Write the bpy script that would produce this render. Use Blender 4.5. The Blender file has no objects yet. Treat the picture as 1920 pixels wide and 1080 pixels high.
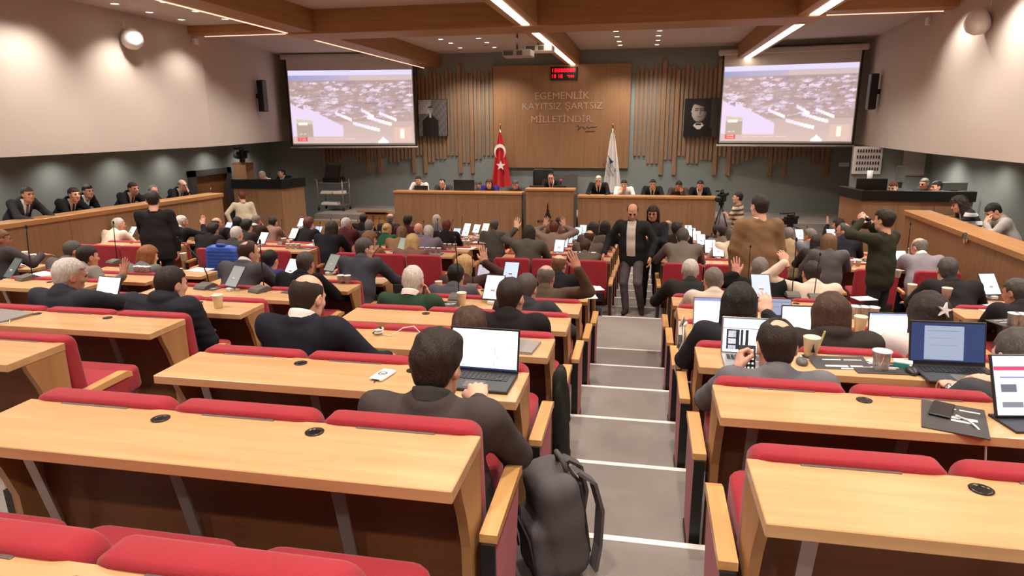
import bpy, bmesh, math, random
import numpy as np
from mathutils import Vector, Matrix, Euler
random.seed(7)
R_ = math.radians
# ------------------------------------------------------------------ camera
FPX, YAW, PITCH, ROLL, CZ = 1241.56, .1927, .2413, .0063, 3.5
def cam_axes():
    cy, sy, cp, sp = math.cos(YAW), math.sin(YAW), math.cos(PITCH), math.sin(PITCH)
    f = Vector((-sy*cp, cy*cp, -sp)); r = Vector((cy, sy, 0)); d = f.cross(r)
    cr, sr = math.cos(ROLL), math.sin(ROLL)
    return cr*r+sr*d, -sr*r+cr*d, f
AX, AD, AF = cam_axes()
C = bpy.context.scene.collection
cd = bpy.data.cameras.new('camera'); cam = bpy.data.objects.new('camera', cd); C.objects.link(cam)
cd.sensor_width = 36; cd.lens = FPX/1920*36; cd.clip_start = .05; cd.clip_end = 200
cam.matrix_world = Matrix(((AX[0], -AD[0], -AF[0], 0), (AX[1], -AD[1], -AF[1], 0), (AX[2], -AD[2], -AF[2], CZ), (0, 0, 0, 1)))
sc = bpy.context.scene; sc.camera = cam
sc.view_settings.view_transform = 'Standard'; sc.view_settings.look = 'None'
sc.view_settings.exposure = 0.0; sc.view_settings.gamma = 1; sc.view_settings.use_curve_mapping = False
w = bpy.data.worlds.new('world'); sc.world = w; w.use_nodes = True
w.node_tree.nodes['Background'].inputs[0].default_value = (1.0, .93, .86, 1); w.node_tree.nodes['Background'].inputs[1].default_value = .12
# points: a pixel of the 1920x1080 frame met with a plane of the room
def ray(u, v): return AX*((u-960)/FPX)+AD*((v-540)/FPX)+AF
def at(u, v, Y): d = ray(u, v); t = Y/d.y; return Vector((d.x*t, Y, CZ+d.z*t))
def atz(u, v, z): d = ray(u, v); t = (z-CZ)/d.z; return Vector((d.x*t, d.y*t, z))
def atx(u, v, X): d = ray(u, v); t = X/d.x; return Vector((X, d.y*t, CZ+d.z*t))
def pix(p):
    q = Vector(p)-Vector((0, 0, CZ)); z = q.dot(AF); return 960+FPX*q.dot(AX)/z, 540+FPX*q.dot(AD)/z
# ------------------------------------------------------------------ lights: recessed ceiling spots, also the ones above and behind the frame, plus added lamps at the front sides
ZCEIL = 5.62
def spot(x, y, z, power, size=120, blend=.7, col=(1, .92, .845), rad=.07, aim=None):
    l = bpy.data.lights.new('downlight_lamp', 'SPOT'); l.energy = power; l.spot_size = R_(size); l.spot_blend = blend
    l.color = col; l.shadow_soft_size = rad
    o = bpy.data.objects.new('downlight_lamp', l); C.objects.link(o); o.location = (x, y, z)
    if aim: o.rotation_euler = (Vector(aim)-o.location).to_track_quat('-Z', 'Y').to_euler()
    return o
LAMP = 190
for lx in (-9.0, -8.0, -5.4, -4.2, -.75, .3, 3.4, 4.4):
    for ly in (-1.2, 1.4, 4.0, 6.6, 9.2):
        spot(lx, ly, ZCEIL-.05, LAMP)
for lx in (-8.3, -5.3, -4.3, -.75, .28, 3.3):
    for ly in ((15.0, 17.4, 19.3) if -6 < lx < 1 else (15.0, 16.6)): spot(lx, ly, ZCEIL-.05, LAMP*1.1)  # outermost two columns have no fixture, added to brighten the front sides
for lx in (-9.0, -8.0, 3.9, 4.8):
    for ly in (11.4, 13.2): spot(lx, ly, ZCEIL-.05, LAMP*.8)
# ------------------------------------------------------------------ materials
def lin(c): return tuple(((x/255)/12.92 if x/255 <= .04045 else ((x/255+.055)/1.055)**2.4) for x in c)
MATS = {}
def mat(name, col, rough=.6, metal=0, spec=.5, bump=0, bscale=60, var=0, vscale=8, emit=None, estr=0, alpha=None, trans=0, sheen=0, stretch=None):
    if name in MATS: return MATS[name]
    m = bpy.data.materials.new(name); m.use_nodes = True; nt = m.node_tree; b = nt.nodes['Principled BSDF']
    c = lin(col); b.inputs['Base Color'].default_value = (*c, 1); b.inputs['Roughness'].default_value = rough
    b.inputs['Metallic'].default_value = metal; b.inputs['Specular IOR Level'].default_value = spec
    if emit: b.inputs['Emission Color'].default_value = (*lin(emit), 1); b.inputs['Emission Strength'].default_value = estr
    if trans: b.inputs['Transmission Weight'].default_value = trans
    if sheen: b.inputs['Sheen Weight'].default_value = sheen
    if alpha is not None: b.inputs['Alpha'].default_value = alpha
    if bump or var:
        tc = nt.nodes.new('ShaderNodeTexCoord'); src = tc.outputs['Object']
        if stretch:
            mp = nt.nodes.new('ShaderNodeMapping'); mp.inputs['Scale'].default_value = stretch
            nt.links.new(src, mp.inputs[0]); src = mp.outputs[0]
    if var:
        n = nt.nodes.new('ShaderNodeTexNoise'); n.inputs['Scale'].default_value = vscale; n.inputs['Detail'].default_value = 3
        nt.links.new(src, n.inputs['Vector'])
        r = nt.nodes.new('ShaderNodeValToRGB'); r.color_ramp.elements[0].position = .3; r.color_ramp.elements[1].position = .7
        r.color_ramp.elements[0].color = (*[x*(1-var) for x in c], 1); r.color_ramp.elements[1].color = (*[min(1, x*(1+var)) for x in c], 1)
        nt.links.new(n.outputs[0], r.inputs[0]); nt.links.new(r.outputs[0], b.inputs['Base Color'])
    if bump:
        n2 = nt.nodes.new('ShaderNodeTexNoise'); n2.inputs['Scale'].default_value = bscale; n2.inputs['Detail'].default_value = 2
        nt.links.new(src, n2.inputs['Vector'])
        bp = nt.nodes.new('ShaderNodeBump'); bp.inputs['Strength'].default_value = bump; bp.inputs['Distance'].default_value = .01
        nt.links.new(n2.outputs[0], bp.inputs['Height']); nt.links.new(bp.outputs[0], b.inputs['Normal'])
    MATS[name] = m; return m
def wood(name, c1, c2, grain='X', rough=.35, scale=1.0, spec=.5):
    if name in MATS: return MATS[name]
    m = bpy.data.materials.new(name); m.use_nodes = True; nt = m.node_tree; b = nt.nodes['Principled BSDF']
    b.inputs['Roughness'].default_value = rough; b.inputs['Specular IOR Level'].default_value = spec
    tc = nt.nodes.new('ShaderNodeTexCoord'); mp = nt.nodes.new('ShaderNodeMapping')
    s = {'X': (.9, 14, 14), 'Y': (14, .9, 14), 'Z': (14, 14, .7)}[grain]
    mp.inputs['Scale'].default_value = tuple(v*scale for v in s)
    oi = nt.nodes.new('ShaderNodeObjectInfo'); ad = nt.nodes.new('ShaderNodeVectorMath'); ad.operation = 'ADD'
    mu = nt.nodes.new('ShaderNodeMath'); mu.operation = 'MULTIPLY'; mu.inputs[1].default_value = 37
    nt.links.new(oi.outputs['Random'], mu.inputs[0]); nt.links.new(mu.outputs[0], ad.inputs[1])
    nt.links.new(tc.outputs['Object'], mp.inputs[0]); nt.links.new(mp.outputs[0], ad.inputs[0])
    n = nt.nodes.new('ShaderNodeTexNoise'); n.inputs['Scale'].default_value = 1; n.inputs['Detail'].default_value = 6; n.inputs['Roughness'].default_value = .6
    nt.links.new(ad.outputs[0], n.inputs['Vector'])
    r = nt.nodes.new('ShaderNodeValToRGB'); r.color_ramp.elements[0].position = .32; r.color_ramp.elements[1].position = .68
    r.color_ramp.elements[0].color = (*lin(c1), 1); r.color_ramp.elements[1].color = (*lin(c2), 1)
    nt.links.new(n.outputs[0], r.inputs[0]); nt.links.new(r.outputs[0], b.inputs['Base Color'])
    MATS[name] = m; return m
DESKW = wood('desk_wood', (194, 151, 104), (212, 171, 124), 'X', .25)
PANELW = wood('panel_wood', (164, 118, 74), (182, 136, 88), 'Z', .45)
DARKW = wood('shadow_panel_wood', (112, 66, 40), (128, 78, 48), 'X', .5)  # shade below the desk tops is put into this darker wood colour
ARMW = wood('armrest_wood', (196, 144, 86), (222, 172, 112), 'Y', .28)
BEAMW = wood('beam_wood', (152, 108, 68), (172, 126, 84), 'X', .5)
BEAMWY = wood('beam_wood_long', (152, 108, 68), (172, 126, 84), 'Y', .5)
SLATW = wood('slat_wood', (138, 106, 78), (158, 124, 94), 'Z', .5)
WALLW = wood('wall_panel_wood', (142, 104, 72), (158, 120, 86), 'Z', .45)
RED = mat('red_upholstery', (158, 40, 50), .85, spec=.25, bump=.25, bscale=350, var=.08, vscale=6, sheen=.15)
BLACKM = mat('black_metal', (26, 24, 24), .45)
STRUT = mat('strut_metal', (168, 150, 148), .4, metal=.6)
STRIPG = mat('cable_strip', (120, 106, 102), .4, metal=.4)
GROM = mat('grommet_black', (24, 22, 22), .3, metal=.3)
CHROME = mat('chrome', (190, 188, 186), .2, metal=1)
CARPET = mat('carpet', (145, 136, 129), .95, spec=.1, bump=.5, bscale=260, var=.10, vscale=2.2)
NOSE = mat('nosing_white', (236, 228, 220), .5)
WALLU = mat('wall_plaster', (190, 177, 166), .8, spec=.2, var=.03, vscale=.6, bump=.05, bscale=30)
WALLL = mat('wall_greygreen', (132, 138, 134), .7, spec=.3, var=.03, vscale=.7)
CEILM = mat('ceiling_paint', (196, 182, 174), .9, spec=.2)
BLACKP = mat('black_lacquer', (22, 20, 19), .35)
WHITEP = mat('white_plastic', (228, 226, 222), .4)
GREYP = mat('grey_plastic', (92, 90, 86), .5)
PAPER = mat('paper', (238, 234, 228), .8)
DARKP = mat('dark_plastic', (38, 37, 38), .4)
# ------------------------------------------------------------------ mesh helpers
class MB:
    def __init__(s): s.v = []; s.f = []; s.m = []; s.sm = []
    def add(s, vs, fs, mi=0, smooth=False):
        o = len(s.v); s.v += [tuple(v) for v in vs]
        for f in fs: s.f.append(tuple(i+o for i in f)); s.m.append(mi); s.sm.append(smooth)
        return s
    def conv(s, vs, fs, mi=0, smooth=False):
        c = sum((Vector(v) for v in vs), Vector())/len(vs); out = []
        for f in fs:
            p = [Vector(vs[i]) for i in f]; n = (p[1]-p[0]).cross(p[2]-p[0])
            out.append(tuple(f) if n.dot(sum(p, Vector())/len(p)-c) > 0 else tuple(reversed(f)))
        return s.add(vs, out, mi, smooth)
    def box(s, x0, x1, y0, y1, z0, z1, c=0, mi=0, T=None):
        if c <= 0:
            vs = [(x, y, z) for z in (z0, z1) for y in (y0, y1) for x in (x0, x1)]
            fs = [(0, 2, 3, 1), (4, 5, 7, 6), (0, 1, 5, 4), (2, 6, 7, 3), (0, 4, 6, 2), (1, 3, 7, 5)]
        else:
            lo, hi = (x0, y0, z0), (x1, y1, z1); vs = []; idx = {}
            for cx in (0, 1):
                for cy in (0, 1):
                    for cz in (0, 1):
                        k = (cx, cy, cz)
                        for a in range(3):
                            p = [(hi[i] if k[i] else lo[i])+(0 if i == a else (-c if k[i] else c)) for i in range(3)]
                            idx[(k, a)] = len(vs); vs.append(tuple(p))
            fs = []
            for a in range(3):
                b, d = [(1, 2), (0, 2), (0, 1)][a]
                for sg in (0, 1):
                    q = []
                    for (i, j) in ((0, 0), (1, 0), (1, 1), (0, 1)):
                        k = [0, 0, 0]; k[a] = sg; k[b] = i; k[d] = j; q.append(idx[(tuple(k), a)])
                    fs.append(tuple(q))
                for i in (0, 1):
                    for j in (0, 1):
                        k0 = [0, 0, 0]; k0[b] = i; k0[d] = j; k1 = list(k0); k1[a] = 1
                        fs.append((idx[(tuple(k0), b)], idx[(tuple(k1), b)], idx[(tuple(k1), d)], idx[(tuple(k0), d)]))
            for k in [(x, y, z) for x in (0, 1) for y in (0, 1) for z in (0, 1)]: fs.append((idx[(k, 0)], idx[(k, 1)], idx[(k, 2)]))
        if T is not None: vs = [tuple(T @ Vector(v)) for v in vs]
        return s.conv(vs, fs, mi)
    def prism(s, poly, axis, a0, a1, mi=0, T=None):
        # poly in the two other axes; axis 0: (y,z), 1: (x,z), 2: (x,y)
        def mk(p, a): return {0: (a, p[0], p[1]), 1: (p[0], a, p[1]), 2: (p[0], p[1], a)}[axis]
        n = len(poly); vs = [mk(p, a0) for p in poly]+[mk(p, a1) for p in poly]
        if T is not None: vs = [tuple(T @ Vector(v)) for v in vs]
        ar = sum(poly[i][0]*poly[(i+1) % n][1]-poly[(i+1) % n][0]*poly[i][1] for i in range(n))
        flip = (ar > 0) ^ (axis == 1) ^ (a1 < a0)
        fs = [tuple(range(n)), tuple(range(2*n-1, n-1, -1))]+[(i, i+n, (i+1) % n+n, (i+1) % n) for i in range(n)]
        if flip: fs = [tuple(reversed(f)) for f in fs]
        return s.add(vs, fs, mi)
    def tube(s, pts, r, n=8, mi=0, cap=True, smooth=True):
        pts = [Vector(p) for p in pts]; rs = r if isinstance(r, (list, tuple)) else [r]*len(pts); vs = []; fs = []; u = None
        for i, p in enumerate(pts):
            d = (pts[min(i+1, len(pts)-1)]-pts[max(i-1, 0)]).normalized()
            if u is None: u = d.orthogonal().normalized()
            else: u = (u-d*u.dot(d)).normalized()
            w_ = d.cross(u)
            for k in range(n):
                a = 2*math.pi*k/n; vs.append(tuple(p+(u*math.cos(a)+w_*math.sin(a))*rs[i]))
        for i in range(len(pts)-1):
            for k in range(n): fs.append((i*n+k, i*n+(k+1) % n, (i+1)*n+(k+1) % n, (i+1)*n+k))
        s.add(vs, fs, mi, smooth)
        if cap:
            o = len(s.v)-len(vs)
            s.f.append(tuple(o+k for k in reversed(range(n)))); s.m.append(mi); s.sm.append(False)
            s.f.append(tuple(o+len(vs)-n+k for k in range(n))); s.m.append(mi); s.sm.append(False)
        return s
    def lathe(s, prof, n=16, mi=0, center=(0, 0, 0), smooth=True, axis='Z'):
        vs = []; fs = []
        for (r, z) in prof:
            for k in range(n):
                a = 2*math.pi*k/n; x, y = r*math.cos(a), r*math.sin(a)
                p = (x, y, z) if axis == 'Z' else ((z, x, y) if axis == 'X' else (y, z, x))
                vs.append((p[0]+center[0], p[1]+center[1], p[2]+center[2]))
        for i in range(len(prof)-1):
            for k in range(n): fs.append((i*n+k, i*n+(k+1) % n, (i+1)*n+(k+1) % n, (i+1)*n+k))
        return s.add(vs, fs, mi, smooth)
    def ell(s, c, r, n=12, mi=0):
        prof = [(math.sin(math.pi*i/n), -math.cos(math.pi*i/n)) for i in range(n+1)]
        t = MB().lathe([(max(a, 1e-4), b) for a, b in prof], n*2)
        return s.add([(v[0]*r[0]+c[0], v[1]*r[1]+c[1], v[2]*r[2]+c[2]) for v in t.v], t.f, mi, True)
    def xf(s, T):
        s.v = [tuple(T @ Vector(v)) for v in s.v]; return s
    def mesh(s, name, mats, recalc=False):
        me = bpy.data.meshes.new(name); me.from_pydata(s.v, [], s.f)
        for m in (mats if isinstance(mats, (list, tuple)) else [mats]): me.materials.append(m)
        me.polygons.foreach_set('material_index', s.m); me.polygons.foreach_set('use_smooth', s.sm); me.update()
        if recalc:
            b = bmesh.new(); b.from_mesh(me); bmesh.ops.recalc_face_normals(b, faces=b.faces); b.to_mesh(me); b.free()
        return me
def obj(name, data, mats=None, parent=None, loc=None, rot=None, recalc=False):
    if isinstance(data, MB): data = data.mesh(name, mats, recalc)
    o = bpy.data.objects.new(name, data); C.objects.link(o)
    if parent is not None: o.parent = parent
    if loc is not None: o.location = loc
    if rot is not None: o.rotation_euler = rot
    return o
def tag(o, label=None, cat=None, group=None, kind=None):
    if label: o['label'] = label
    if cat: o['category'] = cat
    if group: o['group'] = group
    if kind: o['kind'] = kind
    return o
def thing(name, label, cat, loc=(0, 0, 0), rz=0, group=None):
    o = bpy.data.objects.new(name, None); C.objects.link(o); o.location = loc; o.rotation_euler = (0, 0, rz); o.empty_display_size = .1
    return tag(o, label, cat, group)
def struct(name, mb, mats, parent=None, recalc=False):
    o = obj(name, mb, mats, parent, recalc=recalc)
    if parent is None: o['kind'] = 'structure'
    return o
def text_mb(s, size, extrude=.004, spacing=1.0, align='CENTER'):
    cu = bpy.data.curves.new('t', 'FONT'); cu.body = s; cu.size = size; cu.extrude = extrude; cu.align_x = align; cu.align_y = 'CENTER'; cu.space_character = spacing
    cu.resolution_u = 3
    o = bpy.data.objects.new('t', cu); C.objects.link(o); dg = bpy.context.evaluated_depsgraph_get(); dg.update()
    me = bpy.data.meshes.new_from_object(o.evaluated_get(dg)); m = MB()
    m.add([v.co[:] for v in me.vertices], [tuple(p.vertices) for p in me.polygons])
    bpy.data.objects.remove(o); bpy.data.curves.remove(cu); bpy.data.meshes.remove(me); return m
# ------------------------------------------------------------------ setting
PR = .976; HR = .1477; HF = .105
def yd(r): return 1.957+PR*r if r < 10 else 9.72+PR*(r-10)          # far edge of the desk of a row (10.. = rows beyond the cross aisle)
def tz(r): return 1.62-HR*r if r < 10 else max(0, .625-HF*(r-10))    # tread that the seats of the row stand on
def dz(r): return tz(r)+.88
XW0, XW1, YB, YF = -12.2, 6.75, -3.2, 20.5
floor = MB(); noses = []
def tread(y0, y1, z): floor.box(XW0, XW1, y0, y1, -.3, z)
tread(YB, yd(-2)+.823-PR, tz(-2))
for r in range(-2, 6): tread(yd(r)-.153, yd(r)+.823, tz(r)); noses.append((yd(r)+.823, tz(r)))
tread(yd(5)+.823, 9.567, .73); noses.append((9.567, .73))
for k in range(10, 16): tread(yd(k)-.153, yd(k)+.823, tz(k)); noses.append((yd(k)+.823, tz(k)))
floor.box(XW0, XW1, yd(16)-.153, YF+.3, -.3, 0)
FL = struct('floor', floor, CARPET)
for (y, z) in noses:
    for (x0, x1) in ((-.50, .36), (-3.07, -2.26)):
        o = obj('nosing_strip', MB().box(x0, x1, y-.035, y+.004, z-.02, z+.004), NOSE, FL); o['label'] = 'white nosing strip on carpeted aisle step'
# walls
ZBL, ZBR = 3.06, 2.93
def wallx(sd, Y): return (-9.75-max(0, Y-14)*.238) if sd < 0 else (5.3+max(0, Y-14)*.07)
def onwall(sd, u, v, off=0):
    Y = 12.
    for _ in range(30): p = atx(u, v, wallx(sd, Y)-sd*off); Y = p.y
    return p
WF = struct('wall_front', MB().box(XW0, XW1, YF, YF+.2, 0, ZCEIL+.3), WALLL)
struct('wall_left', MB().box(XW0-.2, XW0, YB, YF, 0, ZBL), WALLL)
WL = struct('wall_left', MB().prism([(XW0-.2, YB), (-9.75, YB), (-9.75, 14), (wallx(-1, YF), YF), (XW0-.2, YF)], 2, ZBL, ZCEIL+.1), WALLU, recalc=True)
struct('wall_right', MB().box(XW1, XW1+.2, YB, YF, 0, ZBR), WALLL)
WR = struct('wall_right', MB().prism([(XW1+.2, YB), (5.3, YB), (5.3, 14), (wallx(1, YF), YF), (XW1+.2, YF)], 2, ZBR, ZCEIL+.1), WALLU, recalc=True)
struct('wall_back', MB().box(XW0-.2, XW1+.2, YB-.2, YB, 0, ZCEIL+.3), PANELW)
CE = struct('ceiling', MB().box(XW0-.2, XW1+.2, YB-.2, YF+.2, ZCEIL, ZCEIL+.2), CEILM)
# beams with light strips
ZB = 5.22
STRIPE = mat('led_strip', (255, 240, 225), emit=(255, 232, 205), estr=9)
STRIPP = mat('led_strip_warm', (255, 205, 180), emit=(255, 178, 150), estr=2.0)
for (bx, wd, sx, sw, sm) in ((-2.12, .42, -2.12, .13, STRIPE), (-6.45, .55, -6.70, .03, STRIPP), (2.62, .42, 2.66, .15, STRIPE)):
    for (y0, y1) in ((YB+.02, 12.3), (13.2, YF-.02)):
        b = obj('beam', MB().box(bx-wd/2, bx+wd/2, y0, y1, ZB, ZCEIL+.01, c=.008), BEAMWY, CE)
        n = 3 if y0 < 0 else 2; L = (y1-y0)/n
        for k in range(n):
            s = obj('light_strip', MB().box(sx-sw/2, sx+sw/2, y0+k*L+.03, y0+(k+1)*L-.03, ZB-.012, ZB+.004), sm, b); s['label'] = 'glowing linear light strip in beam underside'
obj('beam', MB().box(-6.75, 2.85, 12.3, 13.2, ZB-.03, ZCEIL+.01, c=.01), BEAMW, CE)
for (x0, x1) in ((-9.75, -6.72), (2.82, 5.3)):
    b = obj('beam', MB().box(x0, x1, 13.6, 14.1, ZCEIL-.16, ZCEIL+.01, c=.008), BEAMW, CE)
    s = obj('light_strip', MB().box(x0+.06, x1-.06, 14.07, 14.10, ZCEIL-.172, ZCEIL-.158), STRIPP, b)
# far cross beams behind the frame keep the coffer pattern going
obj('beam', MB().box(-6.75, 2.85, 4.2, 5.1, ZB-.03, ZCEIL+.01, c=.01), BEAMW, CE)
# visible downlights
LAMPE = mat('lamp_glow', (255, 250, 240), emit=(255, 240, 220), estr=14)
def downlight_mesh():
    m = MB(); m.lathe([(.085, -.001), (.085, -.012), (.065, -.012), (.062, -.004)], 20, 0); m.lathe([(.062, -.005), (.0001, -.006)], 20, 1); return m
dl_ring = MB().lathe([(.088, .0), (.088, -.012), (.066, -.014), (.064, -.003)], 20).mesh('trim_ring', WHITEP)
dl_lamp = MB().lathe([(.064, -.005), (.03, -.008), (.0001, -.008)], 20).mesh('lamp_glow', LAMPE)
def downlight(x, y, z, label, group):
    t = thing('downlight', label, 'ceiling light', (x, y, z), 0, group)
    obj('trim_ring', dl_ring, None, t); obj('lamp', dl_lamp, None, t)
for (pts, lab, g) in (
    (((805, 65), (826, 73), (845, 80), (863, 89)), 'round recessed downlight in the ceiling row farther from the centre beam, red flag side', 'downlight row over the stage, outer red flag side'),
    (((880, 63), (897, 71), (913, 79), (927, 88)), 'round recessed downlight in the ceiling row nearer the projector, red flag side', 'downlight row over the stage, inner red flag side'),
    (((1155, 58), (1157, 68), (1161, 77), (1163, 84)), 'round recessed downlight in the ceiling row beside the centre light strip, white flag side', 'downlight row over the stage, inner white flag side'),
    (((1237, 57), (1235, 66), (1234, 75), (1232, 83)), 'round recessed downlight in the ceiling row farther from the projector, white flag side', 'downlight row over the stage, outer white flag side'),
    (((215, 6), (280, 22), (340, 36)), 'round recessed downlight in the row beside the wall with the dome speaker', 'downlights along the plaster wall'),
    (((308, 3), (367, 20), (422, 35)), 'round recessed downlight in the row beside the thin warm light strip', 'downlights along the warm light strip'),
    (((1614, 3),), 'round recessed downlight beside the wide bright light strip', None),
    (((1727, 0),), 'round recessed downlight by the plaster wall above the black column speaker', None)):
    for (u, v) in pts:
        p = atz(u, v, ZCEIL); downlight(p.x, p.y, ZCEIL, lab, g)
# small wall washers under the bulkheads
for y in (5.2, 6.9, 8.6, 10.3, 12.0, 13.7, 15.4, 17.1, 18.8):
    spot(-11.7, y, ZBL-.03, 60, size=140, blend=1, rad=.05)
    if y < 15: spot(-10.4, y+.8, ZBL-.03, 60, size=150, blend=1, rad=.05)
for y in (6.6, 8.5, 10.4, 12.3, 14.2, 16.2): spot(6.25, y, ZBR-.03, 60, size=145, blend=1, rad=.05)
# wall washing spots for the upper walls
for y in (9.6, 11.4): spot(-9.15, y, ZCEIL-.05, 130, size=110, blend=1)
for y in (9.6, 11.4): spot(4.75, y, ZCEIL-.05, 130, size=110, blend=1)
# front wall: slats, panel, lettering
def fx(u): return at(u, 220, YF-.05).x
def fz(v, u=1053): return at(u, v, YF-.05).z
x = fx(602); k = 0; slat_cache = {}
random.seed(3)
px0, px1 = fx(926), fx(1181)
prof_t = [0, .10, .2, .3, .3, .2, .1, 0]
while x < fx(1562):
    cyc = k % 12; lng = cyc in (0, 3)
    top = 5.30-(.0 if lng else .10+.5*abs(((k*5) % 7)/7-.5)); bot = 2.03 if lng else 2.36+.22*((k//3) % 3)/2
    if cyc == 3: top = 5.0
    wd = .115 if lng else .078
    if not (px0-.06 < x < px1+.06):
        key = (round(top, 2), round(bot, 2), wd)
        if key not in slat_cache: slat_cache[key] = MB().box(-wd/2, wd/2, -.045 if not lng else -.06, 0, bot, top, c=.004).mesh('slat', SLATW)
        obj('slat', slat_cache[key], None, WF, (x, YF, 0))
    x += .128; k += 1
WP = obj('wood_panel', MB().box(px0, px1, YF-.09, YF, fz(315), fz(121), c=.006), WALLW, WF)
STEEL = mat('letter_steel', (222, 200, 184), .3, metal=.55)
ink = mat('signature_steel', (150, 128, 116), .35, metal=.6)
def wall_text(s, u, v, wpx, hpx, m, name='lettering', parent=WP, Y=YF-.09, lab=None, ex=.008, rot=0):
    t = text_mb(s, 1.0, ex); xs = [p[0] for p in t.v]; zs = [p[1] for p in t.v]
    c = at(u, v, Y); a = at(u-wpx/2, v, Y); b = at(u+wpx/2, v, Y); up = at(u, v-hpx/2, Y); dn = at(u, v+hpx/2, Y)
    sx = (b.x-a.x)/(max(xs)-min(xs)); sz = (up.z-dn.z)/(max(zs)-min(zs)); mx, mz = (max(xs)+min(xs))/2, (max(zs)+min(zs))/2
    t.v = [((p[0]-mx)*sx+c.x, Y-.004-p[2], (p[1]-mz)*sz+c.z) for p in t.v]
    o = obj(name, t, m, parent, recalc=True)
    if lab: o['label'] = lab
    return o
wall_text('EGEMENLİK', 1054, 177, 102, 18, STEEL, lab='dull steel lettering EGEMENLİK')
wall_text('KAYITSIZ ŞARTSIZ', 1054, 200, 150, 17, STEEL, lab='steel lettering KAYITSIZ ŞARTSIZ')
wall_text('MİLLETİNDİR.', 1054, 221, 116, 17, STEEL, lab='steel lettering MİLLETİNDİR.')
sg = MB(); pts = [at(1082+u_, 239+v_, YF-.10) for u_, v_ in ((0, -3), (4, -4), (4, 1), (1, 5), (6, 0), (11, -3), (15, 2), (19, -3), (23, 1), (27, -3), (31, -1), (38, -3))]
sg.tube(pts, .012, 6); sg.tube([at(1098, 246, YF-.1), at(1116, 245, YF-.1)], .008, 6)
obj('signature', sg, ink, WP)['label'] = 'steel handwritten signature under the lettering'
# ------------------------------------------------------------------ desks and seats
DD = .35
desk_cache = {}
BL = dict(zip(('LLL', 'LL', 'L', 'C', 'R', 'RR'), ('block beside officials box', 'second block from officials box', 'third block from officials box', 'fourth block from officials box', 'fifth block from officials box', 'sixth block from officials box')))
def desk_parts(wd, hh):
    k = (round(wd, 2), round(hh, 3))
    if k in desk_cache: return desk_cache[k]
    h = wd/2; P = []
    P.append(('desk_top', MB().box(-h, h, -DD, 0, hh-.042, hh, c=.003).mesh('desk_top', DESKW), None))
    side = [(-.005, 0), (-.005, hh-.043), (-.25, hh-.043), (-.235, hh-.09), (-.19, hh-.19), (-.15, hh-.32), (-.13, 0)]
    for s in (-1, 1):
        a, b = (h-.035, h-.002) if s > 0 else (-h+.002, -h+.035)
        P.append(('side_panel', MB().prism(side, 0, a, b).mesh('side_panel', PANELW, True), None))
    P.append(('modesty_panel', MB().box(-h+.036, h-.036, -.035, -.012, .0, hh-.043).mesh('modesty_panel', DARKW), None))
    n = max(1, round(wd/.587))
    st = MB()
    for i in range(n):
        c = -h+wd*(i+.5)/n
        P.append(('cable_strip', MB().box(c-.14, c+.14, -.022, .004, hh-.03, hh+.004, c=.002).mesh('cable_strip', STRIPG), None))
    for i in range(n-1):
        c = -h+wd*(i+1)/n+.03
        g = MB().lathe([(.030, 0), (.032, .004), (.024, .006), (.020, .002)], 18, 0).lathe([(.020, .0015), (.0001, .001)], 18, 1)
        g.xf(Matrix.Translation((c, -.075, hh)))
        P.append(('grommet', g.mesh('grommet', [mat('grommet_rim', (70, 68, 68), .25, metal=.8), GROM]), None))
    for i in range(n):
        c = -h+wd*(i+.18)/n+.05
        p0, p1 = Vector((c, -.21, hh-.046)), Vector((c, -.045, .12)); m = MB(); wv = Vector((.022, 0, 0)); nv = Vector((0, .004, .001))
        vs = [p0-wv-nv, p0+wv-nv, p1+wv-nv, p1-wv-nv, p0-wv+nv, p0+wv+nv, p1+wv+nv, p1-wv+nv]
        m.conv([tuple(v) for v in vs], [(0, 1, 2, 3), (4, 5, 6, 7), (0, 1, 5, 4), (1, 2, 6, 5), (2, 3, 7, 6), (3, 0, 4, 7)])
        P.append(('strut', m.mesh('strut', STRUT), None))
    desk_cache[k] = P; return P
ORD = ('first', 'second', 'third', 'fourth', 'fifth', 'sixth', 'seventh', 'eighth')
def rowname(r): return '%s row %s cross aisle' % ((ORD[6-r], 'behind') if r < 10 else (ORD[r-10], 'beyond'))
def desk(blk, r, x0, x1):
    t = thing('bench_desk', 'light wood bench desk, %s, %s' % (rowname(r if r < 10 else r-1), BL[blk]), 'desk', ((x0+x1)/2, yd(r), tz(r)), 0, 'bench desks of the hall')
    for (n, me, _) in desk_parts(x1-x0, .88): obj(n, me, None, t)
    return t
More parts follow.
